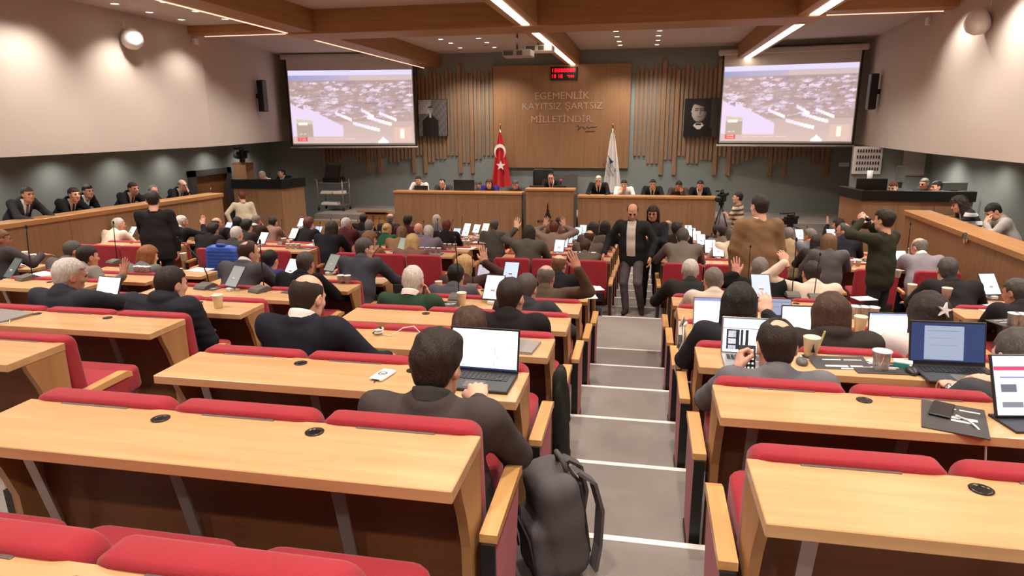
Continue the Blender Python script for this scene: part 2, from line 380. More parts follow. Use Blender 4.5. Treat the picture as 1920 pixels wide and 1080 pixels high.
# seat: local origin at the floor under the back, facing +Y
def rbox(wd, y0, y1, z0, z1, rad=.06, n=5, bow=.0):
    # rounded front outline (x,z) extruded in y with a soft edge
    out = []
    for (cx, cz, a0) in ((wd/2-rad, z1-rad, 0), (-wd/2+rad, z1-rad, 90), (-wd/2+rad*.5, z0+rad*.5, 180), (wd/2-rad*.5, z0+rad*.5, 270)):
        rr = rad if a0 < 180 else rad*.5
        for i in range(n): a = R_(a0+90*i/(n-1)); out.append((cx+rr*math.cos(a), cz+rr*math.sin(a)))
    m = MB(); vs = []; N = len(out); e = .018
    ccx, ccz = 0, (z0+z1)/2
    for (y, sc_) in ((y0, 0), (y0+e*.3, .7), (y0+e, 1), (y1-e, 1), (y1-e*.3, .7), (y1, 0)):
        for (a, b) in out:
            dx = -e*(1-sc_) if a > 0 else e*(1-sc_); dzz = -e*(1-sc_) if b > ccz else e*(1-sc_)
            vs.append((a+dx, y+bow*(a/(wd/2))**2, b+dzz))
    fs = [tuple(range(N)), tuple(5*N+i for i in reversed(range(N)))]
    for j in range(5): fs += [(j*N+i, (j+1)*N+i, (j+1)*N+(i+1) % N, j*N+(i+1) % N) for i in range(N)]
    m.add(vs, fs, 0, True); return m
SH = Matrix(((1, 0, 0, 0), (0, 1, -.10, .05), (0, 0, 1, 0), (0, 0, 0, 1)))
seat_back = rbox(.560, .0, .10, .30, .902, .05, 6, .02).xf(SH).mesh('backrest', RED, True)
seat_pan = rbox(.52, -.07, .07, .0, .46, .06, 5).xf(Matrix.Translation((0, .10, .43)) @ Matrix.Rotation(R_(-84), 4, 'X')).mesh('seat_cushion', RED, True)
seat_shell = MB().box(-.24, .24, -.012, .0, .28, .42, c=.01).xf(SH).mesh('back_shell', BLACKM)
seat_leg = MB().box(-.03, .03, .06, .30, .0, .36, c=.005).box(-.18, .18, .04, .34, .0, .02, c=.004).mesh('pedestal', BLACKM)
def arm_mesh():
    m = MB(); prof = [(-.12, .555), (-.12, .585), (.30, .600), (.345, .585), (.345, .555), (.30, .560)]
    return m.prism(prof, 0, -.03, .03).mesh('armrest', ARMW, True)
seat_arm = arm_mesh()
seat_arm_in = MB().prism([(.06, .555), (.06, .585), (.30, .600), (.345, .585), (.345, .555), (.30, .560)], 0, -.02, .02).mesh('armrest', ARMW, True)
arm_cheek = MB().prism([(-.095, .04), (-.115, .555), (.32, .560), (.26, .30), (.20, .04)], 0, -.022, .022).mesh('arm_panel', RED, True)
arm_edge = MB().prism([(-.118, .0), (-.134, .555), (-.115, .555), (-.095, .0)], 0, -.024, .024).mesh('arm_edge', BLACKM, True)
arm_foot = MB().box(-.026, .026, -.10, .22, .0, .045, c=.004).mesh('arm_foot', BLACKM)
SEATS = {}
def seat(blk, r, x, ends=(0, 0), i=0, pitch=.587):
    nm = 'red flag end' if ends[0] else ('white flag end' if ends[1] else 'middle')
    t = thing('tip_up_seat', 'red seat at %s, %s, %s' % (nm, rowname(r if r > 9 else r+1), BL[blk]), 'seat', (x, yd(r)+.012, tz(r)), 0, 'red seats, %s, %s' % (rowname(r if r > 9 else r+1), BL[blk]))
    obj('backrest', seat_back, None, t); obj('back_shell', seat_shell, None, t); obj('seat_cushion', seat_pan, None, t); obj('pedestal', seat_leg, None, t)
    for s in (-1, 1):
        if ends[0 if s < 0 else 1] or s < 0:
            e = ends[0 if s < 0 else 1]; dx = s*(pitch/2+(.045 if e else 0))
            a = obj('armrest', seat_arm if e else seat_arm_in, None, t, (dx, 0, 0))
            if e:
                obj('arm_panel', arm_cheek, None, a); obj('arm_edge', arm_edge, None, a); obj('arm_foot', arm_foot, None, a)
    SEATS[(blk, r, i)] = t
def block(blk, r, x0, x1, dsk=True, seats=True, n=3):
    if dsk: desk(blk, r, x0, x1)
    if seats:
        p = (x1-x0)/n
        for i in range(n): seat(blk, r, x0+p*(i+.5), (i == 0, i == n-1), i, p)
for r in range(-1, 7):
    ss = r < 6
    block('C', r, -2.25, -.49, seats=ss)
    if r >= 0: block('R', r, .35, 2.11, seats=ss)
    if r >= 1: block('L', r, -4.84, -3.08, seats=ss)
    if r >= 2: block('RR', r, 2.95, 4.42, seats=ss, n=2)
    if r >= 4: block('LL', r, -6.75 if r == 4 else -7.3, -5.57, seats=ss, n=2 if r == 4 else 3)
    if r >= 5: block('LLL', r, -9.9, -8.2, seats=ss)
for r in range(10, 17):
    d, s = r > 10, r < 16
    block('C', r, -2.2, -.44, d, s); block('R', r, .35, 2.1, d, s); block('L', r, -4.8, -3.02, d, s); block('LL', r, -7.3, -5.6, d, s)
    block('RR', r, 2.87, 4.40, d, s, n=2)
    if r < 13: block('LLL', r, -9.9, -8.2, d, s and r < 12)
# ------------------------------------------------------------------ stage, podium, boxes
SZ = .95
STG = struct('stage_platform', MB().box(-9.6, 5.6, 18.35, YF, 0, SZ), CARPET)
for i, (z, y) in enumerate(((.32, 17.45), (.63, 17.75), (.80, 18.05))):
    s = obj('stage_step', MB().box(-9.6, -7.35, y, 18.36, 0, z), CARPET, STG)
    obj('step_riser', MB().box(-9.6, -7.35, y-.015, y, 0, z-.02), PANELW, s)
def front_box(x0, x1, Y, ztop, name, label, dy=.42, rail=.06, npan=6):
    t = thing(name, label, 'podium', ((x0+x1)/2, Y, 0)); cx = (x0+x1)/2
    n = npan; L = (x1-x0)/n
    for i in range(n): obj('front_panel', MB().box(x0+i*L-cx+.002, x0+(i+1)*L-cx-.002, 0, .03, 0, ztop-rail, c=.002), WALLW, t)
    obj('counter_top', MB().box(x0-cx-.02, x1-cx+.02, -.03, dy, ztop-rail, ztop, c=.006), DESKW2, t)
    for s in (x0-cx, x1-cx-.03): obj('end_panel', MB().box(s, s+.03, .03, dy-.05, 0, ztop-rail), WALLW, t)
    return t
DESKW2 = wood('counter_wood', (168, 118, 72), (186, 136, 86), 'X', .4)
PA = at(738, 358, 18.2); PB = at(982, 361, 18.2); PC = at(1080, 366, 18.2); PD_ = at(1343, 370, 18.2)
front_box(PA.x, PB.x-.06, 18.2, PA.z, 'podium_counter', 'long wooden podium counter on the red flag side', npan=6)
front_box(PC.x+.06, PD_.x, 18.2, PD_.z, 'podium_counter', 'long wooden podium counter on the white flag side', npan=6)
CM = front_box(at(986, 357, 18.05).x, at(1076, 357, 18.05).x, 18.05, at(1030, 354, 18.05).z, 'podium_counter', 'raised centre podium desk with black tower emblem', npan=2)
c0 = (at(986, 357, 18.05).x+at(1076, 357, 18.05).x)/2
for (u0, u1) in ((982, 986), (1077, 1081)):
    obj('joint_strip', MB().box(at(u0, 360, 18.15).x-c0, at(u1, 360, 18.15).x-c0, .1, .2, 0, PB.z-.02), GREYP, CM)
# emblem on the centre desk
EMB = mat('emblem_black', (26, 22, 20), .5)
def tower(s=1.0):
    m = MB()
    prof = [(-.17, 0), (-.17, .10), (-.12, .12), (-.12, .22), (-.07, .25), (-.06, .42), (-.035, .45), (-.03, .62), (0, .80), (.03, .62), (.035, .45), (.06, .42), (.07, .25), (.12, .22), (.12, .12), (.17, .10), (.17, 0)]
    return m.prism([(a*s, b*s) for a, b in prof], 1, -.008, 0)
q = at(1027, 409, 18.05); em = tower(.55); em.xf(Matrix.Translation((q.x-c0, 0, q.z)))
o = obj('tower_emblem', em, EMB, CM, recalc=True); o['label'] = 'black clock tower emblem'
wt = wall_text('BÜYÜKŞEHİR', 1028, 415, 40, 7, EMB, 'emblem_lettering', None, 18.05); wt.parent = CM; wt.matrix_parent_inverse = Matrix.Translation((c0, 18.05, 0)).inverted(); wt['label'] = 'black lettering BÜYÜKŞEHİR'
# podium things
def monitor(u, v, Y, wpx, hpx, label, rz=0, cat='monitor', z=None):
    p = at(u, v, Y); sc_ = Y/FPX*1.02; w_, h_ = wpx*sc_, hpx*sc_
    t = thing('monitor', label, cat, (p.x, Y, p.z-h_/2-.06), rz)
    obj('screen_back', MB().box(-w_/2, w_/2, -.02, .02, .06, .06+h_, c=.006), DARKP, t); obj('stand', MB().box(-.05, .05, 0, .04, 0, .08).box(-.12, .12, -.05, .09, 0, .012), DARKP, t); return t
monitor(790, 354, 18.55, 26, 12, 'small black monitor before the white shirt'); monitor(870, 347, 18.55, 40, 20, 'large black monitor on the podium counter')
monitor(1006, 352, 18.45, 26, 8, 'low black monitor on the centre podium desk beside the folded hands'); monitor(1050, 352, 18.45, 24, 8, 'low black monitor on the centre podium desk beside the microphone')
mic_ball = mat('mic_purple', (150, 44, 96), .7)
p = at(1056, 355, 18.5); t = thing('press_microphone', 'press microphone with purple foam on the centre podium desk', 'microphone', (p.x, 18.5, p.z-.05))
obj('handle', MB().tube([(.10, 0, .0), (.02, 0, .12), (-.05, 0, .24)], .018, 8), DARKP, t); obj('foam', MB().ell((-.07, 0, .28), (.04, .04, .05), 8), mic_ball, t); obj('base', MB().box(.04, .18, -.05, .05, -.02, .02), WHITEP, t)
t = thing('executive_chair', 'black high backed chair behind the presiding man', 'chair', (at(1018, 340, 19.4).x, 19.45, SZ))
obj('backrest', rbox(.6, -.04, .05, .5, 1.30, .1, 6).mesh('backrest', BLACKM, True), None, t); obj('seat_cushion', rbox(.5, -.05, .05, 0, .5, .08, 5).xf(Matrix.Translation((0, -.02, .47)) @ Matrix.Rotation(R_(88), 4, 'X')).mesh('seat', BLACKM, True), None, t); obj('pedestal', MB().tube([(0, -.2, 0), (0, -.2, .45)], .03, 8).box(-.25, .25, -.23, -.17, 0, .04).box(-.03, .03, -.45, .05, 0, .04), BLACKM, t)
wpn = obj('backdrop_panel', MB().box(at(1000, 330, 20.3).x, at(1083, 330, 20.3).x, 20.30, 20.34, SZ, at(1040, 327, 20.3).z), GREYP, WF)
# flags
def flag(u, vt, vb, Y, label, col, wpx, kind):
    top = at(u, vt, Y); t = thing('flag_stand', label, 'flag', (top.x, Y, SZ)); H = top.z-SZ
    obj('pole', MB().tube([(0, 0, .02), (0, 0, H+.10)], .014, 8), CHROME, t); obj('finial', MB().ell((0, 0, H+.16), (.03, .03, .07), 8), mat('brass', (190, 150, 80), .3, metal=.9), t)
    obj('base', MB().lathe([(.0001, .03), (.2, .03), (.22, .0), (.0001, 0)], 18), DARKP, t)
    vs = []; fs = []; n, m = 28, 18; zb = at(u, vb, Y).z-SZ; wb = wpx*Y/FPX*1.02
    dirx = 1
    for j in range(m+1):
        f = j/m; z = H-.02-(H-.02-zb)*f; wd = .06+(wb-.06)*f**.75
        for i in range(n+1):
            a = i/n; xx = (a-.5)*wd+dirx*.03*f; yy = -.03-(.05*f+.02)*math.sin(a*math.pi*5+f*1.5)
            vs.append((xx, yy, z-.05*math.sin(a*math.pi)*f))
    for j in range(m):
        for i in range(n): fs.append((j*(n+1)+i, j*(n+1)+i+1, (j+1)*(n+1)+i+1, (j+1)*(n+1)+i))
    cl = obj('cloth', MB().add(vs, fs, 0, True), col, t)
    return t, cl, H, zb, wb
REDF = mat('flag_red', (206, 24, 28), .7, sheen=.2); WHF = mat('flag_white', (228, 222, 216), .7); FW = mat('flag_print_white', (244, 240, 236), .7); NVY = mat('print_navy', (40, 50, 78), .7)
t, cl, H, zb, wb = flag(938, 247, 348, 19.9, 'red flag with white crescent and star hanging beside the podium', REDF, 36, 'c')
def proud(pts, y=-.115): return [(a, y, b) for a, b in pts]
zc = H-(H-zb)*.36; zs = H-(H-zb)*.62; m = MB(); vs = []; N = 28
for i in range(N+1):
    a = R_(-62+304*i/N); b = R_(-48+276*i/N); r0 = .215; 
    for (rx, oz, aa) in ((r0, 0, a), (.172, -.055, b)):
        for y in (-.128, -.116): vs.append((.01+rx*.82*math.cos(aa), y, zc+oz+rx*1.02*math.sin(aa)))
for i in range(N):
    q = 4*i; m_ = [(q, q+4, q+6, q+2), (q+1, q+3, q+7, q+5), (q, q+1, q+5, q+4), (q+2, q+6, q+7, q+3)]; m.f += m_; m.m += [0]*4; m.sm += [False]*4
m.v = vs
obj('crescent', m, FW, t, recalc=True)['label'] = 'white crescent on red cloth'
st = [((.15 if k % 2 == 0 else .06)*math.sin(k*math.pi/5)+.03, (.15 if k % 2 == 0 else .06)*math.cos(k*math.pi/5)+zs) for k in range(10)]
obj('star', MB().prism(st, 1, -.128, -.118), FW, t, recalc=True)['label'] = 'white five pointed star on red cloth'
t, cl, H, zb, wb = flag(1149, 247, 358, 19.9, 'white flag with dark blue tower emblem hanging beside the podium', WHF, 32, 'w')
em = tower(.35); em.xf(Matrix.Translation((.0, -.105, H-(H-zb)*.52)) @ Matrix.Rotation(R_(-28), 4, 'Y')); obj('tower_emblem', em, NVY, t, recalc=True)['label'] = 'dark blue tower emblem on white cloth'
for i, (s_, sz_) in enumerate((('İZMİR', .075), ('BÜYÜKŞEHİR', .06), ('BELEDİYESİ', .06))):
    tx = text_mb(s_, sz_*1.35, .002); tx.xf(Matrix.Translation((.03-.09*i, -.112, H-(H-zb)*.60-.03*i)) @ Matrix.Rotation(R_(62), 4, 'Y') @ Matrix.Rotation(R_(90), 4, 'X')); obj('flag_lettering', tx, NVY, t, recalc=True)
# projection screens
def vcol_mat(name, strength, rough=.6, emis=True):
    m = bpy.data.materials.new(name); m.use_nodes = True; nt = m.node_tree; b = nt.nodes['Principled BSDF']; a = nt.nodes.new('ShaderNodeAttribute'); a.attribute_name = 'pic'
    b.inputs['Roughness'].default_value = rough
    if emis:
        b.inputs['Base Color'].default_value = (.05, .05, .05, 1); nt.links.new(a.outputs['Color'], b.inputs['Emission Color']); b.inputs['Emission Strength'].default_value = strength
    else: nt.links.new(a.outputs['Color'], b.inputs['Base Color'])
    return m
def picture(name, w_, h_, nx, ny, fn, material, parent, y=0.):
    vs = [(w_*(i/nx-.5), y, h_*(j/ny)) for j in range(ny+1) for i in range(nx+1)]; fs = [(j*(nx+1)+i, j*(nx+1)+i+1, (j+1)*(nx+1)+i+1, (j+1)*(nx+1)+i) for j in range(ny) for i in range(nx)]
    me = MB().add(vs, fs).mesh(name, material); at_ = me.color_attributes.new('pic', 'FLOAT_COLOR', 'POINT')
    cols = np.array([(*lin(fn(i/nx, j/ny)), 1.) for j in range(ny+1) for i in range(nx+1)], dtype=np.float32)
    at_.data.foreach_set('color', cols.ravel()); return obj(name, me, None, parent)
rs = random.Random(5); flecks = [(rs.random(), .25+.6*rs.random()**.8, .006+.02*rs.random(), rs.random()) for _ in range(520)]
FG = {}
for (fx_, fy_, fr_, fb_) in flecks:
    for ix in range(int((fx_-fr_*2)*120), int((fx_+fr_*2)*120)+1):
        for iy in range(int((fy_-fr_)*84), int((fy_+fr_)*84)+1):
            if 0 <= ix <= 120 and 0 <= iy <= 84 and abs(ix/120-fx_)/2+abs(iy/84-fy_) < fr_*.9: FG[(ix, iy)] = fb_
def mix(a, b, t): return tuple(x+(y-x)*t for x, y in zip(a, b))
def hall_pic(u, v):
    c = mix((206, 182, 176), (176, 152, 150), min(1, v*1.2))
    n = math.sin(u*53+v*31)*math.sin(u*23-v*71)
    if v > .94: c = (214, 206, 246)
    elif v > .86: c = mix((150, 150, 190), (196, 178, 190), min(1, u*1.6)) if u < .5 else (200, 180, 180)
    elif v > .30-.0*u:
        c = mix((186, 160, 154), (170, 144, 142), v)
        k = (round(u*120), round(v*84))
        if k in FG and v > .34+.2*max(0, .5-u): c = mix((160, 132, 132), (226, 212, 232), FG[k])
    fl = .62-.9*u
    if u < .42 and v < fl and v > .10: c = (222, 204, 230) if v < fl-.06 or u > .1 else c
    for (a, b, L) in ((.50, .28, .22), (.62, .36, .2), (.36, .42, .14), (.58, .46, .1), (.72, .42, .14)):
        t_ = (u-a)/L
        if 0 < t_ < 1 and abs(v-(b-.10*t_)) < .022: c = (238, 222, 240) if t_ < .5 else (252, 244, 236)
    if .04 < u < .17 and .09 < v < .34-.15*(u-.04): c = (178, 158, 146) if v < .27 else (206, 190, 172)
    if .05 < u < .13 and .26 < v < .29: c = (244, 238, 232)
    if .84 < u < .98 and .02 < v < .22: c = (216, 184, 170); 
    if .885 < u < .925 and .06 < v < .20: c = (246, 236, 224)
    if .70 < u < .79 and v < .09-abs(u-.745)*1.6: c = (252, 250, 244)
    if .035 < u < .125 and .03 < v < .095: c = (214, 84, 78)
    return c
SCRM = vcol_mat('projected_picture', 1.2); SCRW = mat('screen_cloth', (206, 200, 196), .8); SCB = mat('screen_border', (30, 27, 26), .7); CASE = mat('screen_case', (196, 188, 182), .5)
def screen(P00, P10, P01, P11, label):
    w_ = (P10-P00).length; h_ = ((P01.z-P00.z)+(P11.z-P10.z))/2; t = thing('projection_screen', label, 'screen', ((P00+P10)/2), math.atan2(P10.y-P00.y, P10.x-P00.x))
    obj('cloth', MB().box(-w_/2, w_/2, 0, .008, -.02, h_*1.02), SCRW, t)
    obj('border', MB().box(-w_/2-.05, -w_/2, -.004, .01, -.05, h_).box(w_/2, w_/2+.05, -.004, .01, -.05, h_).box(-w_/2-.05, w_/2+.05, -.004, .01, -.06, -.02), SCB, t)
    obj('bottom_bar', MB().tube([(-w_/2-.07, 0, -.09), (w_/2+.07, 0, -.09)], .03, 8), CASE, t)
    obj('case', MB().box(-w_/2-.16, w_/2+.16, -.07, .07, h_*1.0, h_*1.0+.15, c=.03), CASE, t)
    ph = h_*.86; pc = picture('picture', w_*.985, ph, 120, 84, hall_pic, SCRM, t, -.006); pc.location = (0, 0, .03)
    tw = mat('overlay_text', (250, 244, 240), emit=(250, 240, 236), estr=.75)
    for (s_, ux, vz, hw_, hz) in (('İZMİR BÜYÜKŞEHİR BELEDİYESİ', .30, .095, .24, .022), ('ŞUBAT AYI MECLİS TOPLANTISI 1. BİRLEŞİMİ', .345, .062, .33, .022), ('18.18', .085, .13, .05, .022), ('İZMİR', .08, .078, .055, .016), ('TUBE', .08, .05, .055, .016)):
        m = text_mb(s_, 1, .0); xs = [p_[0] for p_ in m.v]; zs_ = [p_[1] for p_ in m.v]; sx_ = w_*hw_/(max(xs)-min(xs)); sz_ = ph*hz/(max(zs_)-min(zs_)); mx = (max(xs)+min(xs))/2
        m.v = [((p_[0]-mx)*sx_+w_*(ux-.5)*.985, -.012, p_[1]*sz_+.03+ph*vz) for p_ in m.v]; o = obj('overlay_text', m, tw, pc, recalc=False); o.location = (0, 0, -.03)
    return t
screen(at(549, 271, 19.2), at(779, 270, 19.75), at(539, 108, 19.2), at(778, 113, 19.75), 'projection screen with live hall view on the red flag side')
screen(at(1348, 266, 19.75), at(1597, 268, 19.1), at(1353, 106, 19.75), at(1613, 92, 19.1), 'projection screen with live hall view on the white flag side')
# framed prints between slats and screens: generic grey portraits
def portrait_a(u, v):
    c = (176, 172, 168) if v > .62 and u < .45 else (104, 100, 98)
    n = math.sin(u*37)*math.sin(v*29+u*11); c = mix(c, (40, 38, 38) if n > .1 else (190, 186, 182), .18*abs(n))
    if abs(u-.42) < .28 and v < .62-.7*abs(u-.42): c = (34, 32, 32)
    if (u-.42)**2/.012+(v-.72)**2/.012 < 1: c = mix((188, 180, 174), (110, 102, 98), max(0, (u-.38)*5)) if v < .78 else (60, 56, 54)
    if abs(v-.735) < .012 and abs(u-.42) < .07: c = (86, 80, 78)
    if abs(u-.42) < .03 and .5 < v < .62: c = (220, 216, 212)
    return c
def portrait_b(u, v):
    c = (30, 28, 28) if u < .78 else (70, 66, 64)
    if abs(u-.42) < .42 and v < .38-.4*abs(u-.42): c = (22, 20, 20)
    e = (u-.43)**2/.05+(v-.66)**2/.07
    if e < 1:
        c = mix((196, 188, 182), (74, 68, 66), min(1, max(0, (u-.36)*2.2+.25*e)))
        if v > .82-.25*(u-.43) or (u > .58 and v > .66): c = mix((96, 90, 86), (34, 30, 30), min(1, .4+u))
        for ex in (.36, .52):
            if abs(v-.70) < .016 and abs(u-ex) < .055: c = mix(c, (30, 26, 26), .75)
            if abs(v-.745) < .012 and abs(u-ex) < .065: c = mix(c, (40, 36, 34), .7)
        if abs(u-.46-.1*(.72-v)) < .022 and .58 < v < .72: c = mix(c, (60, 54, 52), .5)
        if abs(v-.53) < .012 and abs(u-.44) < .07: c = mix(c, (46, 40, 40), .75)
    if abs(u-.43) < .16-abs(v-.30)*1.1 and .2 < v < .36: c = (226, 222, 218)
    if abs(u-.43) < .09 and .30 < v < .35: c = (26, 24, 24)
    return c
PRT = vcol_mat('print_grey', 0, .5, False)
for (u0, u1, v0, v1, fn, lb) in ((786, 837, 186, 255, portrait_a, 'black and white print of a man in a dark suit outdoors'), (1281, 1349, 184, 256, portrait_b, 'dark black and white portrait print with a bow tie')):
    a = at(u0, v1, YF-.16); b = at(u1, v0, YF-.16); t = thing('wall_print', lb, 'picture', ((a.x+b.x)/2, YF-.12, a.z))
    obj('board', MB().box(-(b.x-a.x)/2, (b.x-a.x)/2, -.03, .06, 0, b.z-a.z, c=.004), DARKP, t); picture('print', (b.x-a.x)*.99, (b.z-a.z)*.99, 48, 64, fn, PRT, t, -.033)
# red digit clock
a = at(1032, 150, YF-.2); b = at(1082, 124, YF-.2); t = thing('led_clock', 'red digit display board above the lettering', 'clock', ((a.x+b.x)/2, YF-.13, a.z)); w_, h_ = b.x-a.x, b.z-a.z
obj('housing', MB().box(-w_/2, w_/2, -.05, .04, 0, h_, c=.01), BLACKP, t); LED = mat('led_red', (255, 20, 40), emit=(255, 10, 40), estr=2.2)
for (s_, xc, zc, ww, hh_) in (('18888888', 0, .72, .86, .30), ('18 18', -.24, .28, .40, .30), ('°000', .26, .26, .26, .2)):
    m = text_mb(s_, 1, .0); xs = [p_[0] for p_ in m.v]; zs_ = [p_[1] for p_ in m.v]; sx_ = w_*ww/(max(xs)-min(xs)); sz_ = h_*hh_/(max(zs_)-min(zs_)); mx, mz = (max(xs)+min(xs))/2, (max(zs_)+min(zs_))/2
    m.v = [((p_[0]-mx)*sx_+xc*w_, -.056, (p_[1]-mz)*sz_+zc*h_) for p_ in m.v]; obj('red_digits', m, LED, t)
# projectors under the centre beam
for (u, v, Y, wpx, lb, dyy) in ((972, 101, 14.6, 52, 'ceiling projector with grey grille hanging beside the centre light strip', 0), (1012, 92, 15.4, 50, 'white ceiling projector hanging under the centre light strip', 0)):
    p = at(u, v, Y); w_ = wpx*Y/FPX; t = thing('projector', lb, 'projector', (p.x, Y, p.z))
    obj('housing', MB().box(-w_/2, w_/2, -.22, .22, -.07, .07, c=.015), WHITEP if 'white' in lb else mat('projector_grey', (168, 162, 156), .5), t)
    obj('grille', MB().box(-w_*.45, -w_*.12, -.226, -.215, -.045, .045).box(.0, w_*.2, -.226, -.215, -.045, .045), GREYP, t); obj('lens', MB().lathe([(.05, 0), (.05, .05), (.0001, .05)], 16, axis='Y', center=(w_*.3, .2, 0)), DARKP, t)
    obj('mount_pole', MB().tube([(-.03, 0, .06), (-.03, 0, ZCEIL-p.z)], .025, 10).box(-.12, .06, -.08, .08, .07, .085), CHROME, t)
# column loudspeakers and dome speakers on the upper walls
for (u, v, x, sg, lb) in ((494, 180, -1, 1, 'black column loudspeaker on plaster wall beside the red flag side screen'), (1633, 172, 1, -1, 'black column loudspeaker on plaster wall beside the white flag side screen')):
    p = onwall(x, u, v, .2); x = wallx(x, p.y); t = thing('column_speaker', lb, 'loudspeaker', (x, p.y, p.z)); obj('cabinet', MB().box(min(sg*.08, sg*.26), max(sg*.08, sg*.26), -.12, .12, -.42, .42, c=.02), BLACKP, t); obj('bracket', MB().box(min(0, sg*.1), max(0, sg*.1), -.04, .04, -.06, .06), BLACKM, t)
for (u, v, x, sg, lb) in ((256, 67, -1, 1, 'white dome speaker on the plaster wall of the officials box side'), (1822, 35, 1, -1, 'white dome speaker on the plaster wall of the control desk side')):
    p = onwall(x, u, v, .25); x = wallx(x, p.y); t = thing('dome_speaker', lb, 'loudspeaker', (x, p.y, p.z)); r = .20
    m = MB().lathe([(.0001, .34), (r*.5, .33), (r*.85, .26), (r, .14), (r*.9, .06), (r*.4, .02)], 20, axis='X'); m.v = [(v_[0]*sg, v_[1], v_[2]) for v_ in m.v]; m.xf(Matrix.Rotation(R_(22*sg), 4, 'Y')); obj('shell', m, WHITEP, t, recalc=True)
    obj('bracket', MB().box(min(0, sg*.14), max(0, sg*.14), -.03, .03, -.03, .03).tube([(0, 0, .1), (0, 0, .32)], .012, 6), WHITEP, t)
for (u, v, x, sg) in ((364, 78, -1, 1), (1744, 40, 1, -1)):
    p = onwall(x, u, v); x = wallx(x, p.y); t = thing('wall_sensor', 'small white sensor box under the %s beam end' % ('officials side' if sg > 0 else 'control desk side'), 'sensor', (x, p.y, p.z)); obj('case', MB().box(min(0, sg*.07), max(0, sg*.07), -.07, .07, -.07, .07, c=.01), WHITEP, t)
# side boxes with ledge
def side_box(A, B, ztop, out, label, zfl):
    d = (B-A); L = d.length; ang = math.atan2(d.y, d.x); t = thing('side_box', label, 'box', (A.x, A.y, 0), ang)
    n = 7; s = L/n; o = 1 if out else -1
    for i in range(n): obj('front_panel', MB().box(i*s+.002, (i+1)*s-.002, min(0, o*.04), max(0, o*.04), 0, ztop-.09, c=.002), WALLW, t)
    obj('ledge', MB().box(-.02, L+.03, min(-o*.03, o*.42), max(-o*.03, o*.42), ztop-.09, ztop, c=.008), DESKW2, t)
    pl = struct('floor', MB().box(0, L, min(o*.05, o*1.45), max(o*.05, o*1.45), 0, zfl), CARPET); pl.location = (A.x, A.y, 0); pl.rotation_euler = (0, 0, ang)
    obj('end_panel', MB().box(L-.04, L, min(o*.04, o*.9), max(o*.04, o*.9), 0, ztop-.09), WALLW, t)
    return t, ang
BA, BB = Vector((-10.95, 5.0, 0)), Vector((-10.05, 14.6, 0)); BZ = 1.93
SBL, angL = side_box(BA, BB, BZ, True, 'long wooden officials box along the grey wall', 1.17)
RA, RB = Vector((4.50, 5.0, 0)), Vector((4.82, 13.4, 0))
SBR, angR = side_box(RA, RB, 1.93, False, 'long wooden box front with a wall speaker grille, occupied by the curly haired woman', 1.12)
p = at(1800, 446, 9.6); p = atx(1800, 446, 4.62); lx = (p-RA).dot((RB-RA).normalized())
o = obj('speaker_grille', MB().lathe([(.001, .02), (.07, .02), (.09, .0)], 18, axis='Y', center=(lx, .03, p.z)).box(lx-.09, lx+.09, .0, .02, p.z-.005, p.z+.005), CHROME, SBR, recalc=True); o['label'] = 'round silver grille'
# door in the recessed wall
DW = wood('door_wood', (112, 74, 44), (128, 88, 54), 'Z', .4); y0 = atx(358, 345, XW0+.02).y; y1 = atx(426, 345, XW0+.02).y; zt = atx(372, 330, XW0+.02).z
dr = struct('door_1', MB().box(XW0, XW0+.05, y0+.1, (y0+y1)/2-.005, 0, zt), DW); obj('door_leaf', MB().box(XW0, XW0+.05, (y0+y1)/2+.005, y1-.1, 0, zt), DW, dr); obj('door_handle', MB().tube([(XW0+.09, (y0+y1)/2-.1, 1.5), (XW0+.09, (y0+y1)/2-.1, 1.8)], .015, 8), CHROME, dr)
obj('door_frame', MB().box(XW0, XW0+.14, y0-.1, y0+.1, 0, zt+.16).box(XW0, XW0+.14, y1-.1, y1+.1, 0, zt+.16).box(XW0, XW0+.14, y0-.1, y1+.1, zt, zt+.16), mat('door_frame_grey', (70, 68, 66), .5), dr)
# control desks with black rim
def control(pts, ztop, band, label):
    base = Vector(pts[0]); t = thing('control_desk', label, 'desk', (base.x, base.y, 0))
    for i in range(len(pts)-1):
        a, b = Vector(pts[i])-base, Vector(pts[i+1])-base; d = (b-a); L = d.length; T = Matrix.Translation(a) @ Matrix.Rotation(math.atan2(d.y, d.x), 4, 'Z'); n = max(1, round(L/.8)); s = L/n
        for k in range(n): obj('front_panel', MB().box(k*s+.002, (k+1)*s-.002, 0, .04, 0, ztop-band, c=.002, T=T), WALLW, t)
        obj('rim', MB().box(-.03, L+.03, -.04, .10, ztop-band, ztop, c=.006, T=T), BLACKP, t)
    return t
Yc = 16.9
A0, A1, A2 = at(437, 350, Yc), at(528, 352, Yc), at(570, 346, Yc+.9)
control([(A0.x, Yc, 0), (A1.x, Yc, 0), (A2.x, Yc+.9, 0)], at(480, 336, Yc).z, .26, 'wooden control desk with black rim beside the door')
Yc = 14.6
A0, A1, A2 = at(1576, 360, Yc+1.0), at(1618, 372, Yc), at(1826, 372, Yc)
control([(A0.x, Yc+1., 0), (A1.x, Yc, 0), (A2.x, Yc, 0)], at(1700, 358, Yc).z, .20, 'wooden control desk with black rim below the key board')
